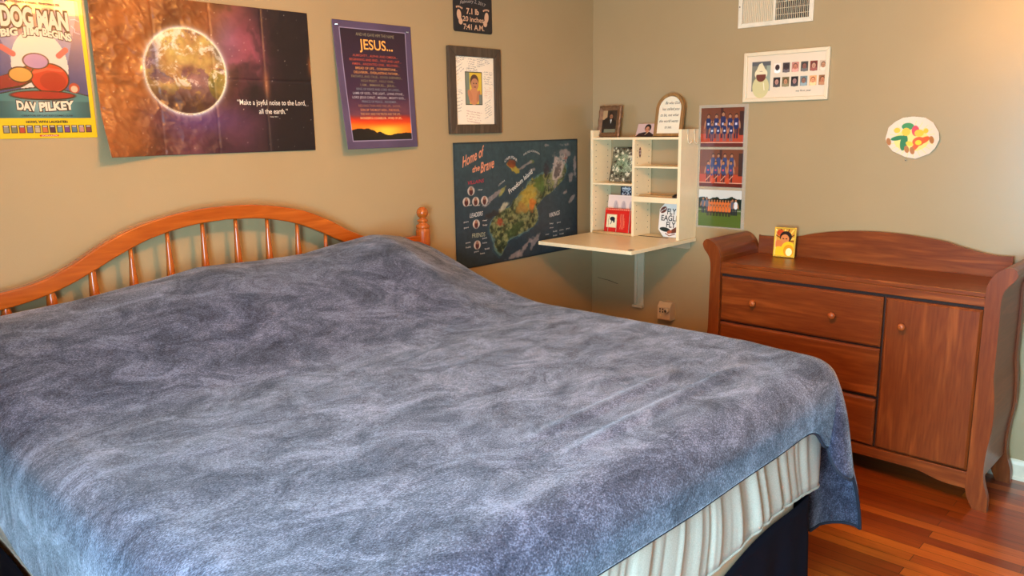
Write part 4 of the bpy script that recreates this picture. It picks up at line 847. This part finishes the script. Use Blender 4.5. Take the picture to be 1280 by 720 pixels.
tx.add('CAPE FEAR', -.79 - px, -.69 - px, 1.385 - pz, .014, C2, .01, 0, .022); tx.add('THE OLD COUNTRY', -.64 - px, -.50 - px, 1.415 - pz, .010, C2, .005, 0, .022); tx.add('UTOPIA', -.84 - px, -.79 - px, 1.262 - pz, .010, C2, 0, 0, 0, .5)
rg = random.Random(3)
for x, z in [(-1.0 + .02, 1.25), (-1.09, 1.09), (-1.09, 1.06), (-.95, 1.085), (-.95, 1.06), (-1.08, .98), (-1.08, .955), (-.955, .99), (-.955, .965), (-1.02, .925), (-.975, .91), (-.94, .93), (-.40, 1.015), (-.335, 1.015), (-.40, .99), (-.44, .955), (-.37, .965), (-.31, .968), (-.25, .97), (-.37, .94), (-.31, .944), (-1.06, 1.285 - .11), (-1.0, 1.17), (-.95, 1.165)]:
    tx.add(rg.choice(['home', 'river', 'bay', 'hill', 'port']), x - px - .016, x - px + .018, z - pz, .008, C2, .01)
tx.build('lettering', M['print'], po, depth=lambda X, Y: mw(X, Y) + .0007)

# ------------------------------------------------------------------ right wall: vent, collage, team photos, cut-out
vt = thing('air_vent', 'white metal return air grille high on the right wall', 'vent', (0, -.940, 2.0525), WR)
VW, VH = .392, .30
framed(vt, VW, VH, .022, .010, M['trim'], x0=0, bev=.002)
bm = NB(); bx(bm, .02, VW - .02, -.0008, 0, .02, VH - .02); obj('duct_opening', bm, M['vent_dark'], vt)
bm = NB(); bx(bm, .190, .200, -.009, -.001, .02, VH - .02); 
obj('divider', bm, M['trim'], vt)
for k in range(24):
    x = .026 + k * .0069; bm = NB(); bx(bm, x, x + .0042, -.008, -.001, .021, VH - .021); obj('louver', bm, M['whiteframe'], vt)
for k in range(17):
    x = .205 + k * .0098; bm = NB(); bx(bm, x, x + .0016, -.008, -.002, .021, VH - .021); obj('louver', bm, M['whiteframe'], vt)
bm = NB()
for k in range(9): z = .045 + k * .031; bx(bm, .200, VW - .021, -.004, -.002, z, z + .002)
obj('cross_bars', bm, M['whiteframe'], vt)
for x_ in (.008, VW - .010):
    bm = NB(); lathe(bm, [(.0035, -.009), (.0035, -.0108), (.002, -.0115)], 10, (x_, 0, .105), 'Y'); obj('screw', bm, M['hole'], vt)

W, Hh = .441, .246; yy, pz = -.9885, 1.6805
po = thing('collage_frame', 'white frame of baby photos captioned my first year on the right wall', 'picture frame', (-.002, yy, pz), WR)
framed(po, W, Hh, .019, .020, M['whiteframe'], x0=0, bev=.003); backing(po, W - .02, Hh - .01, -.008, 0, M['black'], x0=.01)
a = Art(W - .034, Hh - .034, .0016, (226, 208, 178)); ox, oz = .017, .017
Lx = lambda y: -(y - yy) - ox; Lz = lambda z: z - pz - oz
x0, x1, z0, z1 = Lx(-1.031), Lx(-1.130), Lz(1.734), Lz(1.879)
a.rect(x0, z0, x1, z1, (120, 120, 104)); a.rect(x1 - .02, z0, x1, z1, (150, 160, 140)); a.rect(x0, z1 - .02, x1, z1, (90, 90, 90)); cx_ = (x0 + x1) / 2
a.ell(cx_, z0 + .02, .045, .055, (206, 196, 140)); a.poly([(cx_ - .034, z0 + .085), (cx_ - .012, z1 - .012), (cx_ + .004, z1 - .006), (cx_ + .034, z0 + .085)], (228, 214, 170)); a.ell(cx_, z0 + .085, .034, .03, (228, 214, 170)); a.ell(cx_, z0 + .072, .026, .026, (110, 58, 44)); a.rect(cx_ - .032, z0 + .082, cx_ + .032, z0 + .096, (232, 218, 176)); a.line([(cx_ + .015, z0 + .04), (cx_ + .02, z0 + .005)], .004, (240, 230, 200))
cols = [((240, 220, 200), (60, 46, 44)), ((70, 60, 60), (60, 50, 50)), ((200, 130, 110), (206, 130, 100)), ((70, 70, 66), (140, 90, 76)), ((120, 50, 40), (200, 150, 120)), ((206, 180, 150), (196, 140, 100)), ((40, 34, 34), (190, 140, 120)), ((110, 96, 60), (196, 140, 100)), ((24, 22, 26), (170, 130, 120)), ((110, 130, 130), (150, 110, 90)), ((250, 170, 110), (240, 160, 110)), ((150, 100, 60), (200, 130, 90))]
for r_ in range(2):
    for c_ in range(6):
        bg, fc = cols[r_ * 6 + c_]; x = Lx(-1.148) + c_ * .0462; z = Lz(1.826 - .0 if r_ == 0 else 1.757); z += .0; hh_ = .046
        a.rect(x, z - .006, x + .036, z - .006 + hh_, bg); a.ell(x + .018, z + .002, .016, .010, tuple(min(255, v + 40) for v in bg)); a.face(x + .018, z + .018, .0115, fc, (40, 28, 24))
a.build('photo_mat', M['print'], po, x0=ox, z0=oz, y=-.009)
tx = Text(); tx.add('my first year', -(-1.268 - yy), -(-1.345 - yy), 1.724 - pz, .008, (80, 76, 76), .01); tx.build('lettering', M['print'], po, y=-.0098)

sl = thing('photo_sleeve', 'clear plastic hanging sleeve holding the three team photos', 'photo sleeve', (0, -.728, 1.012), WR)
bm = NB()
for z0, z1 in ((0, .216), (.219, .438), (.441, .662)): bx(bm, 0, .289, -.0022, -.0010, z0, z1)
obj('pocket_sheet', bm, M['sleeve'], sl)
def gym(a, W, Hh):
    a.rect(0, 0, W, Hh, (128, 62, 36)); a.rect(0, Hh * .55, W, Hh, (110, 58, 34)); a.rect(W * .46, Hh * .5, W * .52, Hh, (70, 34, 24)); a.rect(0, 0, W, Hh * .34, (178, 66, 38)); a.rect(0, Hh * .10, W, Hh * .12, (226, 180, 150)); a.rect(0, 0, W, Hh * .10, (96, 32, 22)); a.rect(W * .9, Hh * .3, W, Hh * .9, (60, 36, 30))
def photo(label, z0, W, Hh, draw):
    po = thing('team_photo', label, 'photo', (-.0035, -.742, z0), WR, 'team photos in the plastic sleeve'); a = Art(W, Hh, .0017, (40, 40, 40)); draw(a, W, Hh); a.build('print', M['photo_print'], po, thick=.0006)
def t1(a, W, Hh):
    gym(a, W, Hh)
    for k, x in enumerate((.045, .092, .132, .172, .208)): a.person(x, .045, .13 + .012 * (k == 2), (28, 40, 84), legs=(50, 34, 50)); a.rect(x - .006, .115, x + .006, .127, (200, 200, 220))
    for x in (.068, .104, .142, .180): a.person(x, .03, .10, (28, 40, 84), legs=(120, 90, 90) if x > .09 else (60, 40, 60)); a.rect(x - .005, .08, x + .005, .09, (210, 210, 225))
    a.ell(.125, .038, .009, .009, (190, 60, 40))
def t2_(a, W, Hh):
    gym(a, W, Hh)
    for x in (.08, .112, .15, .19): a.person(x, .06, .12, (52, 62, 104), legs=(52, 62, 104))
    for x in (.052, .097, .142, .187): a.person(x, .025, .115, (52, 62, 104), legs=(70, 36, 34)); a.rect(x - .005, .085, x + .005, .095, (190, 70, 90)); a.line([(x - .012, .035), (x + .012, .06)], .005, (196, 140, 110))
    for x in (.082, .168): a.ell(x, .033, .015, .015, (196, 76, 40))
def t3(a, W, Hh):
    a.rect(0, 0, W, Hh, (226, 222, 206)); nz = fbm(a.X, a.Y, 30, 4, 3); a.rect(0, 0, W, Hh * .92, (40, 48, 34)); a.mix((a.Y < Hh * .78 + .02 * (nz - .5)) * 1., (34, 42, 30)); a.mix(((a.Y > Hh * .80 + .03 * (nz - .5))) * 1., (206, 206, 196)); a.rect(0, 0, W, Hh * .50, (74, 90, 44)); a.rect(0, 0, W, Hh * .36, (84, 104, 40)); a.rect(0, Hh * .44, W, Hh * .46, (196, 196, 176), .6)
    for k in range(9): a.person(.065 + k * .0165, .075, .075, (214, 106, 46), legs=(60, 44, 40))
    for k in range(8): a.person(.058 + k * .0185, .058, .062, (220, 112, 50), legs=(50, 40, 40)); 
    for x in (.028, .050): a.person(x, .072, .088, (90, 96, 110), legs=(40, 44, 60))
    for x, c_ in ((.205, (90, 90, 100)), (.224, (226, 226, 220))): a.person(x, .066, .09, c_, legs=(34, 34, 50))
photo('top team photo of children in dark blue shirts in a gym', 1.452, .252, .206, t1)
photo('middle team photo of children in blue shirts with two basketballs', 1.238, .256, .200, t2_)
photo('lowest team photo of an orange-shirted team on green grass', 1.021, .256, .200, t3)

oval = [(-1.705, 1.492), (-1.716, 1.545), (-1.745, 1.571), (-1.776, 1.587), (-1.819, 1.592), (-1.871, 1.586), (-1.907, 1.564), (-1.935, 1.522), (-1.941, 1.488), (-1.925, 1.45), (-1.902, 1.425), (-1.844, 1.401), (-1.798, 1.409), (-1.741, 1.435), (-1.716, 1.465)]
pts = [(-(y + 1.70), z - 1.395) for y, z in oval]; W, Hh = .245, .20
po = thing('paper_cutout', 'round cut-out drawing with yellow rays taped on the right wall', 'drawing', (-.003, -1.70, 1.395), WR)
a = Art(W, Hh, .0014, (228, 206, 178)); a.ell(.12, .09, .075, .05, (238, 214, 110), 0, .8)
for k in range(22):
    t = k * 2 * PI / 22; a.line([(.12 + .04 * math.cos(t), .095 + .035 * math.sin(t)), (.12 + .1 * math.cos(t), .095 + .082 * math.sin(t))], .0022, (240, 214, 110), .8)
# plain stand-in shapes
G = (40, 120, 74); OG = (232, 96, 50); YL = (244, 190, 60); BR = (176, 112, 60)
a.ell(.088, .080, .016, .036, G, -.1); a.ell(.060, .10, .030, .010, G, .2); a.ell(.100, .152, .026, .016, (60, 140, 80)); a.ell(.094, .128, .018, .018, YL); a.ell(.055, .135, .014, .012, YL)
a.ell(.150, .085, .026, .020, OG, .2); a.ell(.172, .090, .028, .013, OG, .5); a.ell(.138, .062, .026, .011, OG, .9); a.ell(.134, .132, .016, .024, (214, 70, 84), .2); a.ell(.150, .122, .020, .016, YL); a.ell(.178, .132, .011, .011, YL); a.ell(.150, .080, .014, .011, (250, 206, 50)); a.ell(.112, .075, .016, .010, (250, 200, 60), -.3)
for x_, y_ in ((.022, .084), (.102, .050), (.126, .044), (.206, .092)): a.ell(x_, y_, .010, .017, BR, .3)
def cutmask(X, Y):
    ins = np.zeros_like(X, bool); n = len(pts)
    for i in range(n):
        (xa, ya), (xb, yb) = pts[i], pts[(i + 1) % n]
        if ya != yb: ins ^= ((ya > Y) != (yb > Y)) & (X < (xb - xa) * (Y - ya) / (yb - ya) + xa)
    return ins
a.build('drawn_sheet', M['print'], po, depth=lambda X, Y: .002 + .016 * np.clip((X - .13) / .11, 0, 1) ** 2, mask=cutmask, thick=.0006)
bm = NB(); lathe(bm, [(.002, -.003), (.0045, -.006), (.003, -.012)], 10, (.104, 0, .0015), 'Y'); obj('push_pin', bm, M['pin'], po, smooth=True)
